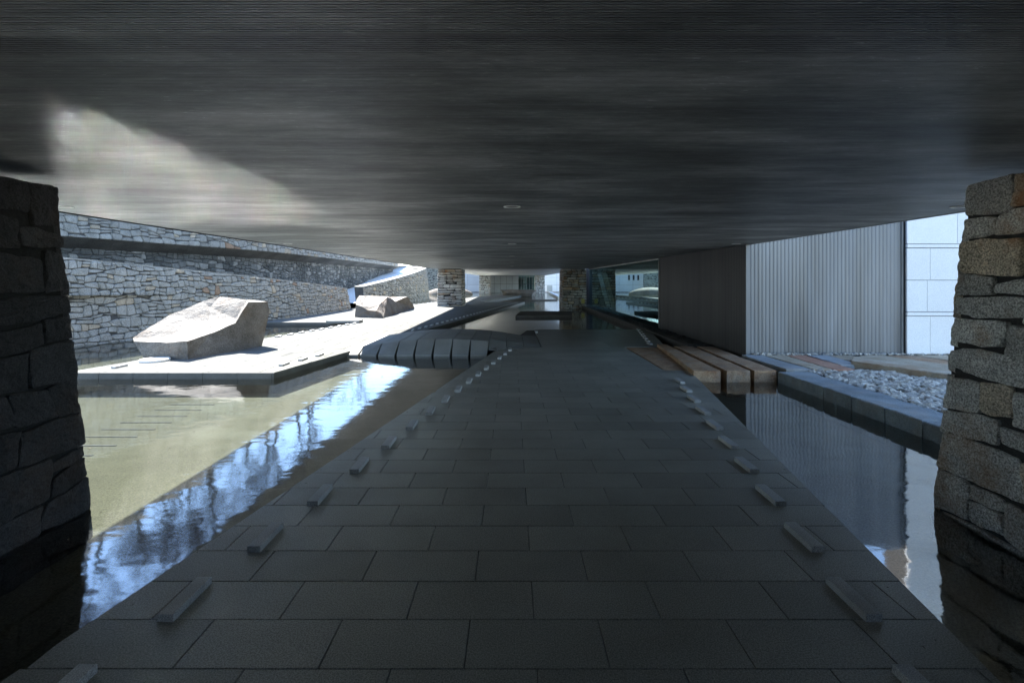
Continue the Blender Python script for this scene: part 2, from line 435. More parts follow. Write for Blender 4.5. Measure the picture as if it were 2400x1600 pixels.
# thin dark strips across the pool bed
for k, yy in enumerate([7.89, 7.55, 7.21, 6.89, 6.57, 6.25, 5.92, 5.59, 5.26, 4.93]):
    s = MB(); s.box(-5.38, -4.68, yy, yy + .022, -.36, -.352); s.build('bed_strip', M['dark_kerb'], bed)

# ---- pavements: dark base + separate pavers
def pavement(name, y0, y1, xl, xr, mat, side_mat, row, pw, off, limit=300, parent=None, joint=.0025, order=None, base=None, phase=0.0):
    root = parent
    cells = []
    i = math.floor((y0 - phase) / row) ; 
    while phase + i * row < y1:
        ya, yb = max(y0, phase + i * row), min(y1, phase + (i + 1) * row)
        o = off[i % 2]
        xmin = min(xl(ya), xl(yb)); xmax = max(xr(ya), xr(yb))
        n = math.floor((xmin - o) / pw)
        while o + n * pw < xmax:
            x0, x1 = o + n * pw, o + (n + 1) * pw
            # do not leave slivers at the slanting edges: merge them with the neighbour
            poly = [(x0, ya), (x1, ya), (x1, yb), (x0, yb)]
            # left edge line
            dxl = (xl(yb) - xl(ya)) / (yb - ya); poly = clip(poly, -1, dxl, -(xl(ya) - dxl * ya))
            if len(poly) >= 3:
                dxr = (xr(yb) - xr(ya)) / (yb - ya); poly = clip(poly, 1, -dxr, xr(ya) - dxr * ya)
            if len(poly) >= 3:
                poly = dedupe(poly)
                if len(poly) >= 3 and area(poly) > .004: cells.append(poly)
            n += 1
        i += 1
    return cells

def lay(cells, root, mat, z=0.0, name='paver', limit=300, joint=.0026, thick=.045, key=None):
    cells = [c for c in cells]
    cells.sort(key=key or (lambda c: math.hypot(c[0][0], c[0][1])))
    rest = MB()
    for k, c in enumerate(cells):
        q = inset(c, joint)
        if len(q) < 3: continue
        dz = R.uniform(-.0008, .0008)
        vs, fs = bevelled(q, z - thick, z + dz, .0016)
        if k < limit: mesh(name, vs, fs, mat, root)
        else: rest.add(vs, fs)
    if rest.v: rest.build('far_' + name, mat, root, kind='stuff')

# the dark path
def poly_strip(fl, fr, ys): return [(fr(y), y) for y in ys] + [(fl(y), y) for y in reversed(ys)]
pb = MB(); pb.prism([(pathR(-6), -6), (pathR(16.4), 16.4), (pathL(16.4), 16.4), (pathL(-6), -6)], -.36, -.03)
path = pb.build('path', M['path_side'], kind='structure')
cells = pavement('paver', -2.0, 12.05, pathL, pathR, None, None, .3, .6, {0: .103, 1: .403}, phase=.56)
BX0, BX1, BY0, BY1 = 2.70, 3.32, 8.88, 12.05     # inlaid rust slab
cells2 = []
for c in cells:
    cx = sum(p[0] for p in c) / len(c); cyy = sum(p[1] for p in c) / len(c)
    if cyy > BY0:
        c = clip(c, 1, 0, BX0)
        if len(c) < 3: continue
    cells2.append(dedupe(c))
front = [c for c in cells2 if c[0][1] > 1.0]; back = [c for c in cells2 if c[0][1] <= 1.0]
lay(front + back, path, M['paver'], key=lambda c: (0 if min(p[1] for p in c) > 1.4 else 1, abs(c[0][1])))
# beyond the rust slab the path is laid with broad slabs
wide = pavement('slab', 12.05, 16.4, lambda y: max(pathL(y), .72), pathR, None, None, 1.09, .82, {0: .72, 1: .72}, phase=12.05)
lay(wide, path, M['paver'], name='broad_slab', joint=.002)

# the sunlit plaza
R2 = lambda y: -2.15 + .2 * (y - 38)
L2 = lambda y: -6.85 + .2 * (y - 32.5)
pz = MB()
pz.prism([(plzR(8.72), 8.72), (plzR(19.2), 19.2), (plzL(19.2), 19.2), (plzL(8.72), 8.72)], -.36, -.03)
plaza = pz.build('plaza', M['path_side'], kind='structure')
pz2 = MB()
pz2.prism([(plzR(19.2), 19.2), (plzR(32.5), 32.5), (-9.3, 32.5), (-9.9, 19.2)], -.36, -.03)
pz2.prism([(plzR(32.5), 32.5), (plzR(37.8), 37.8), (L2(37.8), 37.8), (L2(32.5), 32.5)], -.36, -.03)
pz2.prism([(R2(37.8), 37.8), (R2(60), 60), (L2(60), 60), (L2(37.8), 37.8)], -.36, -.03)
pz2.build('plaza_base', M['path_side'], plaza)
pc = pavement('paver', 8.72, 19.2, plzL, plzR, None, None, .6, .9, {0: .1, 1: .55}, phase=8.72)
lay(pc, plaza, M['plaza'], joint=.006)
pc = pavement('paver', 19.2, 32.5, lambda y: -9.85 + (y - 19.2) * .045, plzR, None, None, .95, 1.2, {0: .1, 1: .7}, phase=19.2)
pc += pavement('paver', 32.5, 37.8, L2, plzR, None, None, 1.06, 1.4, {0: .1, 1: .8}, phase=32.5)
pc += pavement('paver', 37.8, 60, L2, R2, None, None, 1.48, 1.8, {0: .1, 1: 1.0}, phase=37.8)
lay(pc, plaza, M['plaza'], joint=.003, limit=0)
# plaza facing stones along its front and slanting sides
fr = MB()
x = plzL(8.72); k = 0
while x < plzR(8.72) - .01:
    x2 = min(x + .6, plzR(8.72))
    s = MB(); s.box(x + .003, x2 - .003, 8.685, 8.717, -.30, -.004); s.build('edge_stone', M['path_side'], plaza); x = x2

# ------------------------------------------------------------------ guide bars
ORD = ['nearest', 'second', 'third', 'fourth', 'fifth', 'sixth', 'seventh', 'eighth', 'ninth', 'tenth', 'eleventh', 'twelfth',
       'thirteenth', 'fourteenth', 'fifteenth', 'sixteenth', 'seventeenth', 'eighteenth', 'nineteenth', 'twentieth']
def ordn(k):
    if k < len(ORD): return ORD[k] + ('' if k == 0 else '')
    t, u = divmod(k + 1, 10)
    tens = {2: 'twenty', 3: 'thirty', 4: 'forty', 5: 'fifty'}[t]
    return (tens + '-' + ['', 'first', 'second', 'third', 'fourth', 'fifth', 'sixth', 'seventh', 'eighth', 'ninth'][u]) if u else {2: 'twentieth', 3: 'thirtieth', 4: 'fortieth', 5: 'fiftieth'}[t]
def bar_mesh():
    vs, fs = bevelled([(0, 0), (.077, 0), (.077, .3), (0, .3)], 0.0, .036, .003)
    me = bpy.data.meshes.new('guide_bar'); me.from_pydata(vs, [], fs); me.materials.append(M['bar']); return me
BAR = bar_mesh()
def bar(x, y, label, group, rz=0):
    o = bpy.data.objects.new('guide_bar', BAR); C.objects.link(o); o.location = (x, y, .001); o.rotation_euler = (0, 0, rz)
    tag(o, label, 'stone bar', group); return o
for k in range(17):
    y = 1.74 + .6 * k
    bar(-1.657 + SL * (y - 2.34), y, '%s small granite bar from the camera on the left edge of dark path' % ordn(k), 'granite bars along the left edge of the dark path')
bar(pathL(15.3) + .42, 15.3, 'lone small stone bar near the far left corner of dark path', 'granite bars along the left edge of the dark path')
k = 0
for j in range(11):
    y = 1.74 + .6 * j
    bar(1.65 + SL * (y - 2.34), y, '%s small granite bar from the camera on the right edge of dark path' % ordn(k), 'granite bars along the right edge of the dark path'); k += 1
for k in range(7):
    y = 12.45 + .6 * k
    bar(1.65 + SL * (y - 2.34), y, '%s pale bar behind the rust stone slab on right edge of dark path' % ordn(k), 'pale bars behind the rust slab')
for k in range(3):
    y = 9.35 + .6 * k
    bar(plzR(y) - .34, y, '%s bar in the short row on the sunlit plaza corner before the bridge' % ordn(k), 'bars on the sunlit plaza corner')
for k in range(35):
    y = 15.9 + .6 * k
    bar(plzR(y) - .34, y, '%s dark bar beyond the bridge along the pool edge of the plaza' % ordn(k), 'bars along the pool edge of the plaza')
for k in range(9):
    y = 14.05 + .55 * k
    bar(plzL(y) + .18, y, '%s bar behind the great boulder along the left edge of the plaza' % ordn(k), 'bars along the left edge of the plaza')
for k in range(2):
    y = 9.1 + .62 * k
    bar(plzL(y) + .42, y, ['pale sunlit bar nearest the left stone pier on the plaza', 'pale sunlit bar between left pier and white stone disc'][k], 'pale bars in front of the great boulder')
for k in range(12):
    y = 33.2 + .8 * k
    bar(L2(y) + .15, y, '%s tiny sunlit bar on the far left plaza edge before the curved wall' % ordn(k), 'tiny bars on the far left plaza edge')
for k in range(14):
    y = 38.6 + .8 * k
    bar(R2(y) - .34, y, '%s tiny dark bar on the far plaza edge beside the notch of water' % ordn(k), 'tiny bars on the far plaza edge')

# white disc and raised slab
def disc(name, x, y, z0, r, h, mat, n=40, **tg):
    vs = [(x, y, z0 + h)]
    rings = [(r, z0), (r, z0 + h * .8), (r * .96, z0 + h)]
    for rr, z in rings: vs += [(x + rr * math.cos(2 * math.pi * i / n), y + rr * math.sin(2 * math.pi * i / n), z) for i in range(n)]
    fs = []
    for k in range(2):
        for i in range(n): fs.append((1 + k * n + i, 1 + k * n + (i + 1) % n, 1 + (k + 1) * n + (i + 1) % n, 1 + (k + 1) * n + i))
    for i in range(n): fs.append((1 + 2 * n + i, 1 + 2 * n + (i + 1) % n, 0))
    return mesh(name, vs, fs, mat, **tg)
disc('stone_disc', -7.08, 9.95, .001, .26, .045, M['white_stone'], label='flat round white stone disc lying on the plaza before the great boulder', cat='stone disc')
s = MB(); s.prism([(-6.95, 18.75), (-5.75, 18.85), (-5.75, 19.35), (-6.95, 19.25)], 0.001, .10)
s.build('step_block', M['bridge'], label='low flat grey stone block at the tip of the small pool', cat='stone block')

# ------------------------------------------------------------------ ceiling
cl = MB(); cl.box(-CX, CX, -12, 31.3, CZ + .022, CZ + .30)
ceiling = cl.build('ceiling', M['slot'], kind='structure')
rb = MB(); y = -2.0
PITCH = .0135; W = .0076
while y < 31.28:
    rb.add([(-CX + .01, y, CZ + .0215), (CX - .01, y, CZ + .0215), (CX - .01, y, CZ), (-CX + .01, y, CZ), (-CX + .01, y + W, CZ), (CX - .01, y + W, CZ), (CX - .01, y + W, CZ + .0215), (-CX + .01, y + W, CZ + .0215)],
           [(0, 1, 2, 3), (3, 2, 5, 4), (4, 5, 6, 7)])
    y += PITCH
rb.build('ceiling_rib', M['rib'], ceiling, kind='stuff')
s = MB(); s.box(-CX - .02, -CX, -12, 31.3, CZ - .012, CZ + .30); s.build('edge_strip', M['slot'], ceiling)
s = MB(); s.box(CX, CX + .02, -12, 31.3, CZ - .008, CZ + .30); s.build('edge_strip', M['trim'], ceiling)
s = MB(); s.box(-CX, CX, -12, -2.0, CZ, CZ + .02); s.build('soffit', M['ceil2'], ceiling)
s = MB(); s.box(-CX, CX, 31.3, 72, CZ + .03, CZ + .30); s.build('far_ceiling', M['ceil2'], kind='structure')
s = MB(); s.box(-CX - .3, CX + .3, -30, -12.01, CZ - .3, CZ + .30); s.build('unseen_rear_cover', M['ceil2'], kind='structure')  # unseen cover added behind the camera to darken the near paving
s = MB(); s.box(-CX - .3, -CX, -30, .9, -.36, CZ - .32); s.build('unseen_left_blocker', M['far_grey'], kind='structure')  # unseen side blocker added behind the camera to cut light
s = MB(); s.box(CX, CX + .3, -30, .9, -.36, CZ - .32); s.build('unseen_right_blocker', M['far_grey'], kind='structure')  # its twin on the right, also unseen and added to cut light
s = MB(); s.box(-CX - .3, CX + .3, -30.3, -30, -.36, CZ + .3); s.build('unseen_end_blocker', M['far_grey'], kind='structure')  # unseen, added to close off open sky mirrored in the far panes
# unseen storey above, raised to keep sun off the right-hand slabs
s = MB(); s.box(-CX + .6, CX - .1, -30, 72, CZ + .31, 5.2); s.build('storey_sun_blocker', M['far_grey'], kind='structure')

def downlight(x, y, label):
    t = empty('downlight', (x, y, CZ), label, 'downlight', 'round downlights in the ribbed ceiling')
    n = 28; vs = []; fs = []
    for rr, z in ((.085, CZ - .001), (.085, CZ - .008), (.066, CZ - .008), (.060, CZ + .019)):
        vs += [(x + rr * math.cos(2 * math.pi * i / n), y + rr * math.sin(2 * math.pi * i / n), z) for i in range(n)]
    for k in range(3):
        for i in range(n): fs.append((k * n + (i + 1) % n, k * n + i, (k + 1) * n + i, (k + 1) * n + (i + 1) % n))
    mesh('rim', vs, fs, M['lampwhite'], t, smooth=False)
    mesh('lens', [(x + .06 * math.cos(2 * math.pi * i / n), y + .06 * math.sin(2 * math.pi * i / n), CZ - .002) for i in range(n)], [tuple(reversed(range(n)))], M['concrete'], t)
for j in range(5):
    for nm, x in (('middle row', 0), ('left row', -4.47), ('right row', 4.47)):
        downlight(x, 5 + 5 * j, '%s round white downlight from the camera in the %s of the ceiling' % (ordn(j), nm))

# ------------------------------------------------------------------ rubble piers
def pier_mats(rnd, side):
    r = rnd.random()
    if side == 'dark': return M['pier_shade_tone']
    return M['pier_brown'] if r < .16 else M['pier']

def pier(x0, x1, y0, y1, z0, z1, batx, baty, label, detail, hm, lm, side, seed, faces='NESW', gap=.0028, bulge=.020, block=True, joined=False):
    """x0..x1, y0..y1 at the foot; batter shrinks every side towards the top"""
    rnd = random.Random(seed)
    cx, cyy = (x0 + x1) / 2, (y0 + y1) / 2
    t = empty('stone_pier', (cx, cyy, z0), label, 'stone pier', 'rubble stone piers carrying the ceiling')
    H = z1 - z0
    def corner(ix, iy, z, o=0):
        f = (z - z0) / H
        return ((x0 + batx * f - o) if ix == 0 else (x1 - batx * f + o), (y0 + baty * f - o) if iy == 0 else (y1 - baty * f + o))
    c = MB(); d = .012
    vs = []
    for z in (z0, z1 - .02):
        for ix, iy in ((0, 0), (1, 0), (1, 1), (0, 1)):
            q = corner(ix, iy, z, -d); vs.append((q[0], q[1], z))
    c.add(vs, [(3, 2, 1, 0), (4, 5, 6, 7), (0, 1, 5, 4), (1, 2, 6, 5), (2, 3, 7, 6), (3, 0, 4, 7)])
    c.build('core', M['mortar'], t)
    sides = {'S': ((0, 0), (1, 0), (0, -1)), 'E': ((1, 0), (1, 1), (1, 0)), 'N': ((1, 1), (0, 1), (0, 1)), 'W': ((0, 1), (0, 0), (-1, 0))}
    jn = MB()
    for sd_ in faces:
        a, b_, nrm = sides[sd_]
        L = (x1 - x0) if sd_ in 'SN' else (y1 - y0)
        def fmap(u, v, w, a=a, b_=b_, nrm=nrm, L=L):
            z = z0 + v; p = corner(*a, z); q = corner(*b_, z); f = u / L
            return (p[0] + (q[0] - p[0]) * f + nrm[0] * w, p[1] + (q[1] - p[1]) * f + nrm[1] * w, z)
        cells = coursed(L, H, hm[0], hm[1], lm[0], lm[1], rnd)
        for k, cpoly in enumerate(cells):
            g = stone_geo(hull2(cpoly) if False else cpoly, fmap, .05, bulge, gap, rnd.random() * 90, detail)
            if not g: continue
            if joined: jn.add(*g)
            else: mesh('stone', g[0], g[1], pier_mats(rnd, side), t, smooth=False)
    if joined: jn.build('stone_facing', M['pier'], t, kind='stuff')
    if block:
        s = MB(); s.box(x0 + .45 if x0 < 0 else x0 + .45, x1 - .45, y0 + .3, y1 - .45, z1 - .03, CZ + .02 if y0 < 31 else CZ + .04)
        s.build('bearing_block', M['concrete'], t)
    return t

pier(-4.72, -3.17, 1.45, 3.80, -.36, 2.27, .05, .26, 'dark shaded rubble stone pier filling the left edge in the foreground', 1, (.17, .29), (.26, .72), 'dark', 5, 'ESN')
pier(3.17, 4.72, 1.45, 3.80, -.36, 2.27, .05, .26, 'brown grey rubble stone pier filling the right edge in the foreground', 1, (.15, .29), (.22, .75), 'warm', 23, 'WSN')
pier(-4.62, -3.08, 31.0, 33.3, -.03, CZ + .0, .04, .04, 'pale rubble stone pier standing on the plaza in mid distance', 0, (.14, .26), (.35, .9), 'warm', 31, 'SEW', gap=.01, block=False)
pier(3.13, 4.62, 31.0, 33.3, -.36, CZ + .0, .03, .03, 'dark rubble stone pier in the pool beside the glass wall', 0, (.12, .22), (.22, .55), 'warm', 37, 'SW', gap=.01, block=False)
pier(-4.6, -3.0, 70.0, 71.8, -.36, CZ + .03, .04, .02, 'far left rubble stone pier before the grey wall in the distance', 0, (.18, .3), (.3, .8), 'warm', 41, 'SEW', gap=.014, block=False, joined=True)
pier(3.2, 4.6, 70.0, 71.8, -.36, CZ + .03, .04, .02, 'far right rubble stone pier beside the distant white wall', 0, (.16, .28), (.25, .6), 'warm', 43, 'SEW', gap=.014, block=False, joined=True)
s = MB(); s.box(4.28, 4.47, 30.90, 30.955, .19, .47)
s.build('notice_box', M['yellow'], label='small yellow box on the dark pier beside the glass wall', cat='wall box')

# ------------------------------------------------------------------ curved stone walls on the left
def catmull(pts, n=12):
    P = [Vector(p) for p in pts]; P = [P[0] * 2 - P[1]] + P + [P[-1] * 2 - P[-2]]; out = []
    for i in range(1, len(P) - 2):
        for k in range(n):
            t = k / n; a, b_, c, d = P[i - 1:i + 3]
            out.append(.5 * ((2 * b_) + (c - a) * t + (2 * a - 5 * b_ + 4 * c - d) * t * t + (3 * b_ - a - 3 * c + d) * t ** 3))
    out.append(P[-2]); return out
class Curve:
    def __init__(s, pts):
        s.p = catmull([(p[0], p[1], 0) for p in pts]); s.h = None
        s.d = [0]
        for a, b_ in zip(s.p, s.p[1:]): s.d.append(s.d[-1] + (b_ - a).length)
        s.L = s.d[-1]
    def at(s, u):
        u = min(max(u, 0), s.L - 1e-6); i = 0
        import bisect
        i = min(max(bisect.bisect_right(s.d, u) - 1, 0), len(s.p) - 2)
        f = (u - s.d[i]) / (s.d[i + 1] - s.d[i]); q = s.p[i].lerp(s.p[i + 1], f)
        # smooth tangent
        e = .4; a, b_ = s.pos(u - e), s.pos(u + e); t = (b_ - a).normalized()
        return q, Vector((t.y, -t.x, 0))       # normal to the right of travel
    def pos(s, u):
        import bisect
        u = min(max(u, 0), s.L - 1e-6); i = min(max(bisect.bisect_right(s.d, u) - 1, 0), len(s.p) - 2)
        f = (u - s.d[i]) / (s.d[i + 1] - s.d[i]); return s.p[i].lerp(s.p[i + 1], f)

def rubble_wall(name, pts, z0, ztop, batter, thick, r, aniso, seed, mats, label, cat='stone wall', gap=.0042, bulge=.035, step=.6, limit=300, cap=True, near=None, zb=None):
    rnd = random.Random(seed); cv = Curve(pts)
    mid, _ = cv.at(cv.L / 2)
    t = empty(name, (mid.x, mid.y, z0), label, cat)
    zb = zb or (lambda u: z0)
    Hmax = max(ztop(cv.pos(u).y) - zb(u) for u in [cv.L * k / 40 for k in range(41)])
    def fmap(u, v, w):
        p, n = cv.at(u); z = zb(u) + v; q = p + n * (w - batter * (z - z0)); return (q.x, q.y, z)
    # core with thickness
    nseg = max(8, int(cv.L / step)); vs = []; fs = []
    for k in range(nseg + 1):
        u = cv.L * k / nseg; p, n = cv.at(u); zt = ztop(p.y) - .03; lo = zb(u)
        for (off, z) in ((-.025 - batter * (lo - z0), lo), (-.025 - batter * (zt - z0), zt), (-thick - batter * (zt - z0), zt), (-thick - batter * (lo - z0), lo)):
            q = p + n * off; vs.append((q.x, q.y, z))
    for k in range(nseg):
        a, b_ = 4 * k, 4 * k + 4
        for i in range(4): fs.append((a + i, b_ + i, b_ + (i + 1) % 4, a + (i + 1) % 4))
    fs += [(0, 1, 2, 3), tuple(4 * nseg + i for i in (3, 2, 1, 0))]
    mesh('core', vs, fs, M['core'], t)
    cells = coursed(cv.L, Hmax, r[0], r[1], r[0] * aniso, r[1] * aniso * 1.25, rnd, 1.15, .55, .38)
    items = []
    for poly in cells:
        cu = sum(p[0] for p in poly) / len(poly)
        u0, u1 = min(p[0] for p in poly), max(p[0] for p in poly)
        if u1 - u0 < .02: continue
        h0 = ztop(cv.pos(u0).y) - zb(u0); h1 = ztop(cv.pos(u1).y) - zb(u1); sl = (h1 - h0) / (u1 - u0)
        q = clip(poly, -sl, 1, h0 - sl * u0)
        if len(q) < 3 or area(q) < .006: continue
        p = cv.pos(cu); items.append((math.hypot(p.x, p.y), q))
    items.sort(key=lambda i: i[0]); rest = {}
    for k, (dist, q) in enumerate(items):
        g = stone_geo(q, fmap, .06, bulge, gap, rnd.random() * 90, 0)
        if not g: continue
        m = mats(rnd, q)
        if k < limit: mesh('stone', g[0], g[1], m, t)
        else: rest.setdefault(m.name, (m, MB()))[1].add(*g)
    for m, mb in rest.values(): mb.build('far_stones', m, t, kind='stuff')
    if cap:
        vs = []; fs = []
        for k in range(nseg * 2 + 1):
            u = cv.L * k / (nseg * 2); p, n = cv.at(u); zt = ztop(p.y)
            for off, dz in ((.0, -.02), (.0, .03), (-thick - .02, .03), (-thick - .02, -.03)):
                q = p + n * (off - batter * (zt - z0)); vs.append((q.x, q.y, zt + dz + nz(u * 3, off, 1) * .015))
        for k in range(nseg * 2):
            a, b_ = 4 * k, 4 * k + 4
            for i in range(4): fs.append((a + i, b_ + i, b_ + (i + 1) % 4, a + (i + 1) % 4))
        fs += [(0, 1, 2, 3), tuple(8 * nseg + i for i in (3, 2, 1, 0))]
        mesh('coping', vs, fs, M['wall'], t)
    return t, cv

def m_bright(rnd, q):
    r = rnd.random(); return M['wall_warm'] if r < .07 else (M['wall_rust'] if r < .10 else M['wall'])
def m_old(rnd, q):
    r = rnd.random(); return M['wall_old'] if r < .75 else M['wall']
zA = lambda y: 2.18 - (y - 13) * .069 if y < 29 else 1.08
rubble_wall('lower_stone_wall', [(-13.6, 6.5), (-12.4, 9.5), (-11.3, 13.1), (-10.3, 17), (-9.65, 20), (-9.15, 24), (-8.95, 28.0)], -.36, zA, .16, .5,
            (.10, .23), 1.35, 3, m_bright, 'pale rubble wall sloping down behind the great boulder')
rubble_wall('bastion_wall', [(-8.75, 30.0), (-8.3, 34), (-7.95, 39), (-7.85, 44), (-8.0, 48.5), (-8.9, 52.5), (-10.6, 55.5)], -.36, lambda y: min(2.9, 1.22 + (y - 30) * .085), .10, .55,
            (.15, .30), 1.35, 9, lambda r_, q: M['wall'] if r_.random() < .93 else M['wall_warm'], 'curved rubble wall rising to the right in front of the ramp', limit=300)
back_pts = [(-17.5, 9.0), (-15.9, 12.5), (-14.35, 15.9), (-13.3, 19.5), (-12.3, 22.6), (-11.75, 26), (-11.5, 35), (-11.4, 50.5)]
rubble_wall('parapet_wall', back_pts, 3.0, lambda y: 4.1, 0, .6, (.14, .27), 1.5, 13, m_bright, 'bright rubble parapet overhanging the dark weathered wall', gap=.0042, limit=300)
# dark underside of the parapet and recessed weathered wall
rec = [(p[0] - .62, p[1] + .05) for p in back_pts]
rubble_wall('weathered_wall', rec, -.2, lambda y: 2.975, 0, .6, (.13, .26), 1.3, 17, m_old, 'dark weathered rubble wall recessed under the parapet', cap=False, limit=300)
cvb = Curve(back_pts); vs = []; fs = []; n_ = 60
for k in range(n_ + 1):
    u = cvb.L * k / n_; p, n = cvb.at(u)
    a = p + n * .03; b_ = p - n * .60
    vs += [(a.x, a.y, 2.995), (b_.x, b_.y, 2.68), (b_.x, b_.y, 2.995)]
for k in range(n_):
    for i, j in ((0, 1), (1, 2), (2, 0)): fs.append((3 * k + i, 3 * k + 3 + i, 3 * k + 3 + j, 3 * k + j))
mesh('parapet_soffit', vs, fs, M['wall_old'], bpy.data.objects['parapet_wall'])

# walkway between the walls and the rising ramp
def ribbon(name, rows, mat, **tg):
    vs = []; fs = []
    for a, b_ in rows: vs += [a, b_]
    for k in range(len(rows) - 1): fs.append((2 * k, 2 * k + 1, 2 * k + 3, 2 * k + 2))
    return mesh(name, vs, fs, mat, **tg)
ribbon('walkway', [((-18, 6, 1.3), (-12.7, 6, 1.3)), ((-15, 14.5, 1.2), (-11.2, 13.9, 1.2)), ((-13.1, 21, 1.0), (-9.9, 20, 1.0)), ((-12.2, 26, .7), (-9.4, 25, .7)), ((-12.1, 30, .5), (-9.2, 29, .5))], M['plaza'], kind='structure')
ribbon('ramp', [((-12.1, 29, .3), (-9.05, 29, .3)), ((-12.0, 38, 1.10), (-8.7, 38, 1.10)), ((-12.0, 45, 1.98), (-8.55, 45, 1.98)), ((-12.4, 52, 2.62), (-9.0, 52, 2.62)), ((-14.6, 62, 3.30), (-10.9, 60, 3.30))], M['white_stone'], kind='structure')
def hill(x, y):
    d = max(0.0, -x - 13.2 - max(0.0, 22 - y) * .42); t = min(1.0, d / 7.0); t = t * t * (3 - 2 * t)
    k = 1 - max(0.0, min(1.0, (y - 60) / 40.0)) * .6
    return 4.0 + k * (t * 5.2 + min(d, 45) * .22) + nz(x * .12, y * .12, 3) * 1.0 * t + nz(x * .6, y * .6, 3) * .35 * min(1, d)
edge = Curve([(-19.5, -4), (-18.0, 8), (-15.9, 13), (-14.9, 16.2), (-13.8, 19.8), (-12.8, 22.8), (-12.25, 26), (-12.0, 35), (-12.0, 50), (-15, 75), (-24, 120)])
vs = []; fs = []; NU, NV = 110, 34
for i in range(NU + 1):
    p = edge.pos(edge.L * i / NU)
    for j in range(NV + 1):
        x = p.x - .05 - 75 * (j / NV) ** 1.8; vs.append((x, p.y, hill(x, p.y)))
for i in range(NU):
    for j in range(NV):
        a = i * (NV + 1) + j; fs.append((a, a + NV + 1, a + NV + 2, a + 1))
mesh('hillside', vs, fs, M['hill'], smooth=True, kind='structure')

# blue shaded stone wall in the distance
rubble_wall('distant_stone_wall', [(-24, 70), (-17, 73), (-9.9, 74)], -.36, lambda y: 3.75, .0, .6, (.18, .32), 1.5, 19, lambda r_, q: M['wall'], 'distant blue-grey stone wall between curved wall and pier', limit=0)
def bush(name, x, y, z, r, n, seed, label, grp=None):
    rnd = random.Random(seed); b_ = MB()
    for _ in range(n):
        a = rnd.random() * 6.28; e = rnd.random() * 1.5; d = r * (.4 + .6 * rnd.random())
        px, py, pz_ = x + d * math.cos(a) * math.cos(e) * 1.3, y + d * math.sin(a) * math.cos(e), z + d * math.sin(e)
        s_ = r * .12; u = Vector((rnd.uniform(-1, 1), rnd.uniform(-1, 1), rnd.uniform(-1, 1))).normalized() * s_
        w = Vector((rnd.uniform(-1, 1), rnd.uniform(-1, 1), rnd.uniform(-1, 1))).normalized() * s_
        p = Vector((px, py, pz_)); b_.add([p, p + u, p + u + w, p + w], [(0, 1, 2, 3)])
    t = empty(name, (x, y, z), label, 'shrub', grp)
    b_.build('foliage', M['leaf'], t)
    s_ = MB(); s_.box(x - .05, x + .05, y - .05, y + .05, z - .05, z + r * .5); s_.build('stem', M['bark'], t)
bush('shrub', -13.4, 73.6, 3.75, .5, 160, 1, 'left small shrub on top of the distant stone wall', 'shrubs on the distant stone wall')
bush('shrub', -12.0, 74.0, 3.75, .4, 140, 2, 'right small shrub on top of the distant stone wall', 'shrubs on the distant stone wall')

# ------------------------------------------------------------------ boulders
def rock(name, vs, faces, mat, cuts, amp, label, seed, freq=2.5, cat='boulder', smooth=False):
    bm = bmesh.new(); V = [bm.verts.new(v) for v in vs]
    for f in faces: bm.faces.new([V[i] for i in f])
    bmesh.ops.recalc_face_normals(bm, faces=bm.faces)
    bmesh.ops.triangulate(bm, faces=bm.faces)
    bmesh.ops.subdivide_edges(bm, edges=bm.edges, cuts=cuts, use_grid_fill=True)
    bmesh.ops.triangulate(bm, faces=bm.faces)
    bm.normal_update(); zmin = min(v.co.z for v in bm.verts)
    for v in bm.verts:
        c = v.co; d = nz(c.x * freq + seed, c.y * freq, c.z * freq) * amp + nz(c.x * freq * 3.7, c.y * freq * 3.7 + seed, c.z * freq * 3.7) * amp * .45
        k = min(1, (c.z - zmin) / .05) if c.z - zmin < .05 else 1
        v.co = c + v.normal * d * max(k, .2)
    bm.normal_update()
    vv = [tuple(v.co) for v in bm.verts]; bm.verts.index_update(); ff = [tuple(v.index for v in f.verts) for f in bm.faces]; bm.free()
    return mesh(name, vv, ff, mat, smooth=smooth, label=label, cat=cat)
B1 = [(-7.60, 10.35, 0), (-6.54, 10.13, 0), (-6.11, 12.25, 0), (-7.3, 13.2, 0), (-8.0, 11.8, 0),     # 0-4 base
      (-7.88, 10.45, .33), (-7.04, 10.22, .33), (-6.54, 10.1, .375), (-6.52, 10.9, .45), (-6.34, 11.5, .62),  # 5-9 front top edge
      (-6.17, 11.75, 1.09), (-6.03, 12.4, 1.08), (-6.01, 12.45, .86),                                 # 10-12 right shoulder
      (-6.48, 12.3, 1.13), (-7.41, 12.7, 1.20), (-7.58, 12.3, 1.08), (-7.93, 11.6, .80), (-7.95, 10.9, .53), (-8.02, 10.6, .39),   # 13-18 ridge
      (-7.08, 11.7, .66), (-6.52, 11.85, .70), (-7.36, 12.25, .93), (-7.45, 10.8, .40), (-6.85, 11.1, .47)]        # 19 p, 20 s1, 21 s2, 22, 23 ledge
F1 = [(0, 1, 7, 6, 5), (1, 2, 12, 11, 10, 9, 8, 7), (2, 3, 14, 13, 11, 12), (3, 4, 16, 15, 14), (4, 0, 5, 18, 17, 16),
      (5, 6, 22), (5, 22, 18), (18, 22, 17), (6, 7, 22), (7, 8, 23), (7, 23, 22), (22, 19, 17), (22, 23, 19), (23, 8, 9), (23, 9, 20), (23, 20, 19),
      (17, 19, 16), (16, 19, 15), (15, 19, 21), (15, 21, 14), (21, 19, 20), (21, 20, 13), (14, 21, 13), (20, 9, 10), (20, 10, 13), (13, 10, 11)]
rock('great_boulder', B1, F1, M['boulder'], 11, .02, 'large pinkish split boulder with a hollowed top on the sunlit plaza', 3)
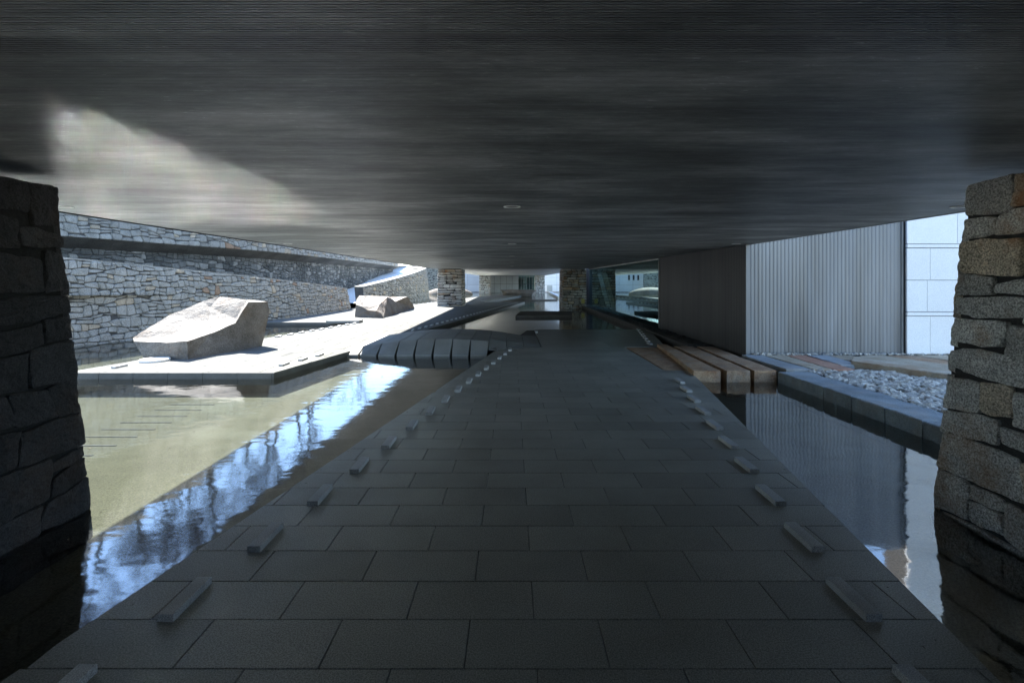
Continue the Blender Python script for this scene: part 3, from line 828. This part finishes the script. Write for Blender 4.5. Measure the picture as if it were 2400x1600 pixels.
B2 = [(-6.89, 22, 0), (-5.46, 21.4, 0), (-5.76, 29.7, 0), (-7.4, 29.5, 0), (-7.5, 25, 0),
      (-6.85, 22, .55), (-7.1, 23, .83), (-7.42, 24.5, .87), (-7.06, 24.5, .85), (-5.86, 23.6, .83),   # 5-9
      (-6.54, 21.9, .455), (-6.24, 21.7, .32), (-5.82, 21.5, .30), (-5.58, 21.4, .21),                 # 10-13
      (-5.86, 22.2, .55), (-5.8, 25, .55), (-5.73, 27.5, .74), (-6.66, 27.5, .70)]                     # 14-17
F2 = [(0, 1, 13, 12, 11, 10, 5), (1, 2, 16, 15, 9, 14, 12, 13), (5, 10, 6), (10, 8, 6), (6, 8, 7), (10, 11, 14), (11, 12, 14), (10, 14, 8), (8, 14, 9),
      (9, 15, 17), (15, 16, 17), (8, 9, 17), (7, 8, 17), (2, 3, 17, 16), (3, 4, 7, 17), (4, 0, 5, 6, 7)]
rock('split_boulder', B2, F2, M['boulder2'], 8, .035, 'long brown split boulder with jagged top farther along the plaza', 8, freq=1.6)
def dome(name, cx, cyy, z0, rx, ry, h, mat, label, seed, p=2.0):
    vs = []; fs = []; na, ne = 28, 9
    for e in range(ne):
        t = e / (ne - 1) * math.pi / 2; rr = math.cos(t) ** (2 / p); zz = math.sin(t) ** (2 / p)
        for a in range(na):
            g = 2 * math.pi * a / na; k = 1 + .12 * nz(math.cos(g) * 1.3, math.sin(g) * 1.3, seed + t)
            vs.append((cx + rx * rr * math.cos(g) * k, cyy + ry * rr * math.sin(g) * k, z0 + h * zz * (1 + .1 * nz(math.cos(g) * rr, math.sin(g) * rr, seed + 9))))
    for e in range(ne - 1):
        for a in range(na): fs.append((e * na + a, e * na + (a + 1) % na, (e + 1) * na + (a + 1) % na, (e + 1) * na + a))
    return mesh(name, vs, fs, mat, smooth=True, label=label, cat='boulder')
dome('low_boulder', -7.9, 62, -.15, 2.9, 1.2, .92, M['boulder2'], 'low rounded boulder in far water behind the pale pier', 4)
# long low stone by the far notch
rock('long_flat_stone', [(-.9, 54, -.1), (2.1, 53.8, -.1), (2.5, 55.5, -.1), (-.9, 56, -.1), (-1.2, 54.1, .62), (-.5, 53.6, .30), (2.2, 53.5, .28), (2.7, 54.6, .55), (2.2, 55.6, .62), (-1.3, 56, .60)],
     [(0, 1, 6, 5), (0, 5, 4), (1, 2, 8, 7), (1, 7, 6), (2, 3, 9, 8), (3, 0, 4, 9), (4, 5, 6, 7), (4, 7, 8, 9)], M['boulder2'], 4, .05, 'long flat stone ledge at the far end of the pool', 12, freq=1.2)

# ------------------------------------------------------------------ arched slab bridge
br = empty('stone_bridge', (-1.7, 12.6, WZ), 'arched dark stone slab bridge linking plaza and path', 'bridge')
def arch(x):
    k = [(-3.95, -.01), (-3.43, .075), (-3.02, .135), (-2.6, .19), (-2.2, .225), (-1.79, .24), (-1.38, .24), (-.97, .225), (-.54, .19), (-.13, .125), (.27, .06), (.70, .012), (1.2, .006)]
    for (a, b_), (c, d) in zip(k, k[1:]):
        if a <= x <= c: return b_ + (d - b_) * (x - a) / (c - a)
    return .0
for i in range(11):
    xa = -3.84 + .412 * i; xb = xa + .412; g = .006
    za, zb_ = arch(xa), arch(xb)
    onpath = xa > -.55
    yf = 11.22; yt = 11.62; yb_ = 14.1; w = .026
    land = plzR(yf) + .0
    zf = -.36
    if onpath:       # slabs that run out over the path
        xa_, xb_ = xa + g, xb - g
        f0 = 11.62 + max(0, (xa + .55)) * .4
        vs = [(xa_, f0 + .38, -.02), (xb_, f0 + .38, -.02), (xb_, yb_ + .3, -.02), (xa_, yb_ + .3, -.02),
              (xa_, f0, .003), (xb_, f0, .003), (xb_, f0 + .45, zb_), (xa_, f0 + .45, za), (xb_, yb_, zb_), (xa_, yb_, za), (xb_, yb_ + .3, .003), (xa_, yb_ + .3, .003)]
        vs = [(xa_, f0, -.03), (xb_, f0, -.03), (xb_, yb_ + .3, -.03), (xa_, yb_ + .3, -.03)] + vs[4:]
        fs = [(0, 1, 5, 4), (4, 5, 6, 7), (7, 6, 8, 9), (9, 8, 10, 11), (11, 10, 2, 3), (0, 4, 7, 9, 11, 3), (5, 1, 2, 10, 8, 6)]
    else:
        vs = [(xa + w, yf, zf), (xb - w, yf, zf), (xa + w, yf + .0, WZ - .0), (xb - w, yf + .0, WZ - .0), (xa + g, yt, za), (xb - g, yt, zb_),
              (xa + g, yb_, za), (xb - g, yb_, zb_), (xa + w, yb_ + .35, zf), (xb - w, yb_ + .35, zf)]
        vs[2] = (xa + w, yf, WZ + .05); vs[3] = (xb - w, yf, WZ + .05)
        fs = [(0, 1, 3, 2), (2, 3, 5, 4), (4, 5, 7, 6), (6, 7, 9, 8), (0, 2, 4, 6, 8), (3, 1, 9, 7, 5)]
    mesh('slab', vs, fs, M['bridge'], br)

# dark plank slabs in the pool
s = MB(); s.prism([(.16, 23.0), (2.75, 23.0), (3.15, 26.3), (.45, 26.3)], -.36, .0)
s.build('pool_plank', M['dark_kerb'], label='dark flat stone slab lying in the middle of the pool', cat='stone slab')
s = MB(); s.prism([(1.7, 42.6), (3.9, 43.2), (3.9, 43.9), (1.7, 43.3)], -.36, -.02)
s.build('pool_plank', M['dark_kerb'], label='thin dark slab in the pool beyond the flat slab', cat='stone slab')
s = MB(); s.prism([(4.35, 47), (4.75, 47), (5.3, 67), (4.9, 67)], -.36, .10)
s.build('far_kerb', M['white_stone'], label='pale kerb along the right side of the distant pool', cat='kerb')

# ------------------------------------------------------------------ right side: beams, kerb, gravel
def rough_block(name, poly, z0, z1, mat, amp, seed, parent=None, step=.10, **tg):
    """stone block: prism with rough split faces"""
    if area(poly) < 0: poly = poly[::-1]
    p = resample(poly, step); n = len(p)
    cx = sum(q[0] for q in poly) / len(poly); cyy = sum(q[1] for q in poly) / len(poly)
    h = z1 - z0; lv = [(1.0, z0), (1.0, z0 + h * .5), (1.0, z1 - .012), (None, z1)]
    vs = []
    cen = inset(poly, .012) or poly
    def inn(q, d): return (q[0] + (cx - q[0]) * d / max(.05, math.hypot(q[0] - cx, q[1] - cyy)), q[1] + (cyy - q[1]) * d / max(.05, math.hypot(q[0] - cx, q[1] - cyy)))
    for k, (s_, z) in enumerate(lv):
        for q in p:
            a, b_ = (q if s_ else inn(q, .014))
            o = amp * (nz(a * 11, b_ * 11, seed + z * 11) + .6 * nz(a * 29, b_ * 29, seed + z * 29))
            o2 = amp * nz(a * 9, b_ * 9, seed + 40)
            dx, dy = a - cx, b_ - cyy; l = max(.05, math.hypot(dx, dy))
            vs.append((a + dx / l * o * .8, b_ + dy / l * o * .8, z + (o2 * .5 if k >= 2 else 0)))
    fs = []
    for k in range(3):
        for i in range(n): fs.append((k * n + i, k * n + (i + 1) % n, (k + 1) * n + (i + 1) % n, (k + 1) * n + i))
    fs.append(tuple(range(3 * n, 4 * n)))
    return mesh(name, vs, fs, mat, parent, **tg)
GB = 'granite beams laid side by side right of the path'
rough_block('granite_beam', [(2.715, 8.90), (3.12, 8.90), (3.60, 11.95), (2.74, 11.95)], -.05, .004, M['beam_rust'], .003, 1, label='flat rust-brown slab set flush into the right edge of the path', cat='stone slab')
beams = [  # front x0,x1, far x0,x1, yfront, yfar, mat, z1, label
    (3.05, 3.50, 3.47, 3.68, 8.42, 12.0, 'beam_rust', .080, 'rust stained granite beam standing in water beside the path edge'),
    (3.60, 3.99, 3.74, 4.16, 8.40, 11.6, 'beam_rust', .085, 'middle of three rust brown granite beams ending above the pool'),
    (4.06, 4.43, 4.24, 4.60, 8.40, 11.5, 'beam_rust', .088, 'rightmost of three beams ending above the pool, beside kerb'),
    (4.63, 5.06, 4.62, 5.02, 8.47, 10.10, 'beam_grey', .10, 'grey granite beam right of the three free ended beams'),
    (5.10, 5.40, 5.06, 5.48, 8.47, 10.10, 'beam_tan', .098, 'cream granite beam between the grey beam and the red beam'),
    (5.43, 5.80, 5.52, 5.90, 8.47, 10.10, 'beam_red', .095, 'red granite beam whose end meets the crushed stone'),
    (5.84, 6.20, 5.94, 6.34, 8.90, 10.08, 'beam_grey', .10, 'grey beam just left of the big rough slab'),
    (6.24, 6.80, 6.38, 6.80, 9.55, 10.06, 'beam_tan', .096, 'short tan beam behind the corner of the big rough slab'),
    (7.15, 7.75, 6.98, 7.45, 8.85, 10.05, 'beam_tan', .10, 'tan beam behind the big rough slab near the corrugated wall'),
    (7.75, 8.35, 7.49, 8.05, 8.30, 10.05, 'beam_rust', .094, 'orange brown beam at the foot of the white granite wall'),
    (8.32, 9.0, 8.09, 8.75, 7.9, 10.05, 'beam_tan', .10, 'pale brown beam nearest the right pier by the white wall'),
    (8.95, 9.8, 8.79, 9.6, 7.5, 10.05, 'beam_red', .097, 'reddish beam hidden partly by the right stone pier'),
]
for i, (a, b_, c, d, yf, yr, m, z, lab) in enumerate(beams):
    rough_block('granite_beam', [(a, yf), (b_, yf), (d, yr), (c, yr)], -.36 if i < 3 else -.02, z, M[m], .018, 60 + i * 3, label=lab, cat='stone beam', group=GB, step=.07)
land = MB(); land.prism([(4.60, -14), (40, -14), (40, 10.4), (4.60, 10.4)], -.36, .012)
land.build('stone_bed_ground', M['soil'], kind='structure')
kb = empty('pool_kerb', (4.7, 6, -.3), 'rough split grey stone kerb edging the right pool', 'kerb')
ys = [8.40, 7.70, 7.17, 6.58, 5.99, 5.44, 4.86, 4.2, 3.6, 3.0, 2.4, 1.6, .8]
for i, (a, b_) in enumerate(zip(ys, ys[1:])):
    rough_block('kerb_stone', [(4.45, b_ + .006), (4.97 + R.uniform(-.04, .04), b_ + .006), (4.97 + R.uniform(-.04, .04), a - .006), (4.45, a - .006)], -.36, .075 + R.uniform(-.006, .006), M['kerb'], .012, 200 + i * 5, kb, step=.06)
rough_block('rough_slab', [(6.05, 8.95), (6.70, 7.62), (7.40, 6.3), (8.25, 6.6), (7.5, 8.4), (6.98, 9.62), (6.42, 9.45)], .0, .165, M['beam_tan'], .02, 333,
            label='big rough edged pale slab lying across the crushed stone', cat='stone slab', step=.06)
def chips(n, fx, fy, smin, smax, zf, seed, flat=.65):
    rnd = random.Random(seed); b_ = MB()
    ico = [Vector(v).normalized() for v in [(-1, 1.6, 0), (1, 1.6, 0), (-1, -1.6, 0), (1, -1.6, 0), (0, -1, 1.6), (0, 1, 1.6), (0, -1, -1.6), (0, 1, -1.6), (1.6, 0, -1), (1.6, 0, 1), (-1.6, 0, -1), (-1.6, 0, 1)]]
    icf = [(0, 11, 5), (0, 5, 1), (0, 1, 7), (0, 7, 10), (0, 10, 11), (1, 5, 9), (5, 11, 4), (11, 10, 2), (10, 7, 6), (7, 1, 8), (3, 9, 4), (3, 4, 2), (3, 2, 6), (3, 6, 8), (3, 8, 9), (4, 9, 5), (2, 4, 11), (6, 2, 10), (8, 6, 7), (9, 8, 1)]
    from mathutils import Euler
    for _ in range(n):
        x, y = fx(rnd), fy(rnd)
        if callable(zf) and zf(x, y) is None: continue
        s_ = rnd.uniform(smin, smax); e = Euler((rnd.random() * 6, rnd.random() * 6, rnd.random() * 6)); e2 = Euler((rnd.uniform(-.4, .4), rnd.uniform(-.4, .4), rnd.random() * 6))
        vs = []
        for v in ico:
            w = v.copy(); w.rotate(e); w *= 1 + rnd.uniform(-.28, .28)
            w = Vector((w.x * 1.25, w.y * .85, w.z * flat)) * s_; w.rotate(e2)
            vs.append((x + w.x, y + w.y, (zf(x, y) if callable(zf) else zf) + w.z + rnd.uniform(0, .01)))
        b_.add(vs, icf)
    return b_
def gz(x, y):
    # keep off the slab
    if (y - 8.95) * (6.70 - 6.05) - (x - 6.05) * (7.62 - 8.95) > -.05 * 0 and x > 6.05 - (y - 8.95) * .5 + .05 and y > 6.2: return None
    return .035 + .02 * nz(x * 2, y * 2, 0)
chips(1700, lambda r: r.uniform(4.98, 7.6), lambda r: r.uniform(4.4, 8.47), .032, .095, gz, 5).build('crushed_stone', M['gravel'], kind='stuff', label='bed of crushed white and grey stones')
chips(260, lambda r: r.uniform(4.9, 9.5), lambda r: r.uniform(10.08, 10.22), .012, .04, .10, 6).build('wall_pebbles', M['gravel'], kind='stuff', label='loose pebbles along the foot of the corrugated wall')

# kerb + black cobbles along the glass wall
s = MB(); s.prism([(4.20, 12.0), (4.36, 12.0), (4.50, 31.0), (4.36, 31.0)], -.36, .05)
s.build('long_kerb', M['dark_kerb'], label='long narrow brown kerb running beside the glass wall', cat='kerb')
s = MB(); s.prism([(4.36, 11.7), (4.76, 11.7), (4.76, 31.0), (4.50, 31.0)], -.36, .0); s.build('cobble_bed', M['cobble'], kind='structure')
chips(1500, lambda r: r.uniform(4.38, 4.74), lambda r: 11.7 + 19 * r.random() ** 1.3, .03, .07, .03, 7).build('black_cobbles', M['cobble'], kind='stuff')

# ------------------------------------------------------------------ metal walls
YW = 10.25
def corrugated(name, p0, p1, z0, z1, pitch, depth, mat, parent):
    """vertical ribs from p0 to p1 (xy), bulging to the right of travel"""
    a, b_ = Vector((*p0, 0)), Vector((*p1, 0)); L = (b_ - a).length; t = (b_ - a) / L; n = Vector((t.y, -t.x, 0))
    nr = int(round(L / pitch)); vs = []; fs = []
    prof = [(0, 0), (.12, .0), (.26, .8), (.40, 1), (.6, 1), (.74, .8), (.88, 0)]
    for i in range(nr):
        for f, h in prof:
            q = a + t * (L * (i + f) / nr) + n * (depth * h); vs += [(q.x, q.y, z0), (q.x, q.y, z1)]
    q = b_; vs += [(q.x, q.y, z0), (q.x, q.y, z1)]
    for k in range(len(vs) // 2 - 1): fs.append((2 * k, 2 * k + 2, 2 * k + 3, 2 * k + 1))
    return mesh(name, vs, fs, mat, parent)
mw = empty('corrugated_wall', (6.4, YW, .0), 'pale grey vertically corrugated metal wall facing the camera', 'metal wall')
corrugated('corrugated_sheet', (4.86, YW), (7.95, YW), .0, 3.6, .078, .006, M['metal_light'], mw)
s = MB(); s.box(4.80, 7.98, YW + .03, YW + .4, 0, 3.58); s.build('backing', M['metal_dark'], mw)
s = MB(); s.box(4.775, 4.86, YW - .018, YW + .028, 0, 3.6); s.build('corner_trim', M['metal_light'], mw)
s = MB(); s.box(7.95, 7.985, YW - .02, YW + .028, 0, 3.6); s.build('corner_trim', M['trim'], mw)
s = MB(); s.box(4.78, 7.985, YW - .02, YW + .41, 3.601, 3.66); s.build('top_cap', M['trim'], mw)
dw = empty('dark_metal_wall', (4.78, 13.2, 0), 'dark charcoal metal wall between glass wall and corrugated wall', 'metal wall')
corrugated('ribbed_sheet', (4.78, 16.25), (4.78, YW + .03), -.05, CZ - .012, .078, .004, M['metal_dark'], dw)
s = MB(); s.box(4.80, 5.1, YW + .42, 16.25, -.05, 3.3); s.build('backing', M['metal_dark'], dw)
s = MB(); s.box(4.755, 4.80, 16.25, 16.31, -.05, CZ - .012); s.build('edge_trim', M['trim'], dw)

# glass wall
gw = empty('glass_wall', (4.78, 23.6, 0), 'tall teal glass wall reflecting pool and distant buildings', 'glass wall')
yj = [16.31, 19.9, 23.6, 27.3, 31.0]
for a, b_ in zip(yj, yj[1:]):
    mesh('pane', [(4.78, a + .006, .0), (4.78, b_ - .006, .0), (4.78, b_ - .006, CZ - .06), (4.78, a + .006, CZ - .06)], [(0, 1, 2, 3)], M['glass'], gw)
s = MB(); s.box(4.74, 4.82, 16.31, 31.0, CZ - .058, CZ - .012); s.build('head_rail', M['lampwhite'], gw)
s = MB(); s.box(4.765, 4.80, 16.31, 31.0, -.10, -.001); s.build('sill', M['trim'], gw)
s = MB(); s.box(-3.4, 4.4, 72.85, 75.2, 2.62, 2.9); s.build('far_sun_cover', M['far_grey'], kind='structure')  # unseen cover added to keep sun off the inner wall
rm = MB(); rm.box(9.0, 9.2, 16.4, 33, -.1, 2.6); rm.box(4.9, 9.0, 33.0, 33.2, -.1, 2.6); rm.box(5.1, 9.0, 16.35, 16.5, -.1, 2.6)
rm.build('dark_room_walls', M['metal_dark'], kind='structure')
rm = MB(); rm.box(4.80, 9.2, 16.35, 33.2, -.15, -.001); rm.build('room_floor', M['dark_kerb'], kind='structure')
rm = MB(); rm.box(4.86, 6.4, 16.35, 27.5, 2.6, 3.3); rm.box(6.4, 9.2, 16.35, 33.2, 2.6, 3.3); rm.build('room_sun_cover', M['far_grey'], kind='structure')  # cover added to keep sun out; gap left open to light the posts
for i, (y, x) in enumerate(((29.9, 5.6), (28.0, 5.55))):
    vs = [(x, y, .1), (x + .25, y, .1), (x - .25, y, 2.0), (x - .5, y, 2.0)]
    vs = vs + [(a, b_ + .06, c) for a, b_, c in vs]
    mesh('leaning_glass_panel', vs, [(0, 1, 2, 3), (7, 6, 5, 4), (0, 4, 5, 1), (1, 5, 6, 2), (2, 6, 7, 3), (3, 7, 4, 0)], M['lampwhite'],
         label=['farther pale slanting post behind the dark end of the glass wall', 'nearer pale slanting post behind the dark end of the glass wall'][i], cat='slanting post', group='slanting posts behind the glass')

# white granite wall with panels and two string courses
ww = empty('white_granite_wall', (11, YW + .1, 0), 'white speckled granite panel wall at the right', 'granite wall')
s = MB(); s.box(7.99, 22, YW - .06, YW + .5, 0, 6.5); s.build('core', M['mortar'], ww)
rows = [(.0, .875, 8.46), (.965, 1.60, 9.01), (1.604, 2.25, 8.46), (2.34, 2.985, 9.01), (2.99, 3.63, 8.46), (3.72, 4.36, 9.01), (4.365, 5.0, 8.46), (5.09, 5.74, 9.01), (5.745, 6.4, 8.46)]
rows[1] = (.965, 1.60, 7.3)
rows[2] = (1.604, 2.25, 8.46)
for z0, z1, xj in rows:
    x = xj
    while x > 7.99: x -= 1.1
    while x < 20:
        xa, xb = max(x, 7.99), x + 1.1
        if xb - xa > .05:
            v_, f_ = [], []
            b2 = MB(); b2.box(xa + .004, xb - .004, YW - .10, YW - .062, z0 + .003, z1 - .003)
            b2.build('granite_panel', M['white_granite'], ww)
        x += 1.1
for z in (.88, 2.255, 3.635, 5.005):
    b2 = MB(); b2.box(7.992, 20, YW - .112, YW - .064, z + .006, z + .075); b2.build('string_course', M['white_granite'], ww)

# ------------------------------------------------------------------ far buildings
fb = empty('grey_end_wall', (-1, 72.2, 0), 'dark grey panelled wall closing the far end under the ceiling', 'end wall')
s = MB(); s.box(-3.4, .9, 72.3, 72.8, -.36, 3.4); s.build('core', M['mortar'], fb)
for i in range(5):
    for j in range(2):
        s = MB(); s.box(-3.4 + i * .86 + .015, -3.4 + (i + 1) * .86 - .015, 72.2, 72.29, -.1 + j * 1.25, 1.12 + j * 1.22); s.build('panel', M['far_grey'], fb)
fg = empty('far_glass_front', (2, 72.2, 0), 'teal glazed front with mullions at the far end of the pool', 'glazed front')
for i in range(6):
    xa = .92 + i * .4
    mesh('pane', [(xa + .02, 72.25, -.1), (xa + .38, 72.25, -.1), (xa + .38, 72.25, 2.5), (xa + .02, 72.25, 2.5)], [(0, 1, 2, 3)], M['glass_far'], fg)
    s = MB(); s.box(xa - .02, xa + .02, 72.2, 72.3, -.1, 2.5); s.build('mullion', M['trim'], fg)
s = MB(); s.box(.9, 3.4, 72.2, 72.29, 1.12, 1.17); s.build('transom', M['metal_dark'], fg)
s = MB(); s.box(-3.2, 4.4, 75.0, 75.2, -.3, 2.6); s.build('inner_wall', M['metal_dark'], fg)

def panel_building(name, x0, x1, y, z1, mat, label, wins=None, pw=2.0, ph=1.15):
    t = empty(name, ((x0 + x1) / 2, y, 0), label, 'building')
    s = MB(); s.box(x0, x1, y + .05, y + 6, -.36, z1); s.build('core', M['concrete'], t)
    nx = int((x1 - x0) / pw); k = (x1 - x0) / nx
    for i in range(nx):
        z = -.2
        while z < z1 - .1:
            zb_ = min(z + ph, z1)
            s = MB(); s.box(x0 + i * k + .012, x0 + (i + 1) * k - .012, y, y + .048, z + .012, zb_ - .012); s.build('panel', mat, t); z = zb_
    for (wx, wz, w, h) in (wins or []):
        f = MB(); f.box(wx, wx + w, y - .03, y - .005, wz, wz + h); wo = f.build('window', M['black'], t)
        f = MB(); f.box(wx - .03, wx + w + .03, y - .05, y - .031, wz - .05, wz - .003); f.build('sill', M['trim'], wo)
    return t
panel_building('pale_building', -10.9, -4.7, 76, 5.2, M['blue_panel'], 'pale blue panelled building with three slot windows left of the far pier', [(-8.3, 1.7, .28, .75), (-9.0, 1.7, .28, .75), (-9.7, 1.7, .28, .75)])
panel_building('white_building', 4.7, 13.0, 76, 6.5, M['white_granite'], 'white panelled building beyond the far right pier', None)
s = MB(); s.box(5.3, 6.1, 75.9, 75.995, -.1, .9); s.build('far_door', M['ceil2'], label='small pale grey door at the foot of the distant white building', cat='door')
s = MB(); s.box(-11, 13, 73.0, 76, -.36, -.06); s.build('far_terrace', M['plaza'], kind='structure')

# ------------------------------------------------------------------ bare trees on the embankment (seen mirrored in the pool)
def tree_meshes(seed, H):
    rnd = random.Random(seed); tr = MB(); tw = MB()
    def tube(b_, p, q, r0, r1, n=4):
        d = (q - p).normalized(); u = d.orthogonal().normalized(); w = d.cross(u)
        vs = []
        for c, r in ((p, r0), (q, r1)):
            for i in range(n):
                g = 2 * math.pi * i / n; vs.append(c + u * math.cos(g) * r + w * math.sin(g) * r)
        b_.add(vs, [(i, (i + 1) % n, n + (i + 1) % n, n + i) for i in range(n)])
    def grow(p, d, l, r, lvl):
        segs = 3 if lvl < 3 else 2
        for s_ in range(segs):
            d2 = (d + Vector((rnd.gauss(0, .12), rnd.gauss(0, .12), .05 + rnd.gauss(0, .05)))).normalized()
            q = p + d2 * l / segs; r2 = r * (.86 if lvl < 4 else .8)
            tube(tr if lvl < 3 else tw, p, q, max(r, .014), max(r2, .011), 6 if lvl < 2 else 3)
            if lvl > 0 and lvl < 5:
                for _ in range(1 if lvl < 3 else 2):
                    if rnd.random() < .75:
                        a = Vector((rnd.gauss(0, 1), rnd.gauss(0, 1), rnd.gauss(.25, .4))).normalized()
                        grow(q, (d2 * .75 + a * .65).normalized(), l * rnd.uniform(.45, .7), r2 * .5, lvl + 1)
            p, d, r = q, d2, r2
        if lvl < 5:
            for _ in range(3 if lvl == 0 else 2):
                a = Vector((rnd.gauss(0, 1), rnd.gauss(0, 1), rnd.gauss(.4, .3))).normalized()
                grow(p, (d * .9 + a * .5).normalized(), l * rnd.uniform(.55, .8) * (1 if lvl else .75), r * .62, lvl + 1)
    grow(Vector((0, 0, -.2)), Vector((0, 0, 1)), H * .42, H * .019, 0)
    return tr, tw
def to_mesh(name, b_, mat):
    me = bpy.data.meshes.new(name); me.from_pydata(b_.v, [], b_.f); me.materials.append(mat); return me
kinds = []
for k in range(3):
    a, b_ = tree_meshes(50 + k, 15.5); kinds.append((to_mesh('trunk', a, M['bark']), to_mesh('crown', b_, M['twig'])))
tr_pos = [(-25.7, 85.8, 1), (-25.7, 66.5, 1), (-35.3, 90.4, 1), (-25.6, 59.7, 2), (-27.9, 56.0, 1), (-33.3, 68.2, 2), (-26.2, 51.1, 0), (-26.7, 44.2, 2), (-33.6, 57.4, 1), (-26.3, 42.9, 1), (-26.6, 37.9, 2), (-34.0, 48.2, 0), (-25.2, 34.0, 2), (-26.7, 32.8, 0), (-35.5, 44.5, 1), (-27.3, 32.7, 0), (-25.2, 27.1, 1), (-35.2, 38.3, 0), (-26.0, 27.3, 0), (-25.6, 23.4, 0), (-33.8, 31.1, 0), (-26.0, 22.0, 0), (-26.4, 64.5, 2), (-26.3, 57.9, 0), (-34.6, 66.2, 0), (-27.5, 42.9, 0), (-27.1, 41.6, 2), (-35.3, 46.8, 1), (-27.5, 31.8, 1), (-28.1, 31.7, 1), (-36.6, 37.2, 1), (-26.3, 22.7, 1), (-26.8, 21.3, 1)]
for i, (x, y, k) in enumerate(tr_pos):
    t = empty('bare_tree', (x, y, hill(x, y) - .1), 'tall leafless winter tree mirrored upside down in the left pool', 'tree', 'bare trees mirrored in the left pool')
    t.rotation_euler = (0, 0, R.random() * 6.28); sc = R.uniform(.58, .76) * (1.0 if y < 55 else 1.2); t.scale = (sc, sc, sc)
    for me in kinds[k]:
        o = bpy.data.objects.new(me.name, me); C.objects.link(o); o.parent = t

# fallen leaves and specks on the water and on the paving edge
rl = random.Random(77); lf = MB()
for _ in range(150):
    if rl.random() < .72:
        x, y, z = rl.uniform(-4.6, -1.2), rl.uniform(3.0, 10.5), WZ + .003
        if x > pathL(y) - .05: continue
    else:
        y = rl.uniform(1.8, 15); z = .004; x = (pathL(y) if rl.random() < .5 else pathR(y) - .25) + rl.uniform(.02, .22)
    a = rl.random() * 6.28; l = rl.uniform(.006, .016); w = l * .5
    c, s_ = math.cos(a), math.sin(a)
    lf.add([(x + c * l, y + s_ * l, z), (x - s_ * w, y + c * w, z + .003), (x - c * l, y - s_ * l, z + .001), (x + s_ * w, y - c * w, z + .004)], [(0, 1, 2, 3)])
lf.build('fallen_leaves', M['boulder2'], kind='stuff')
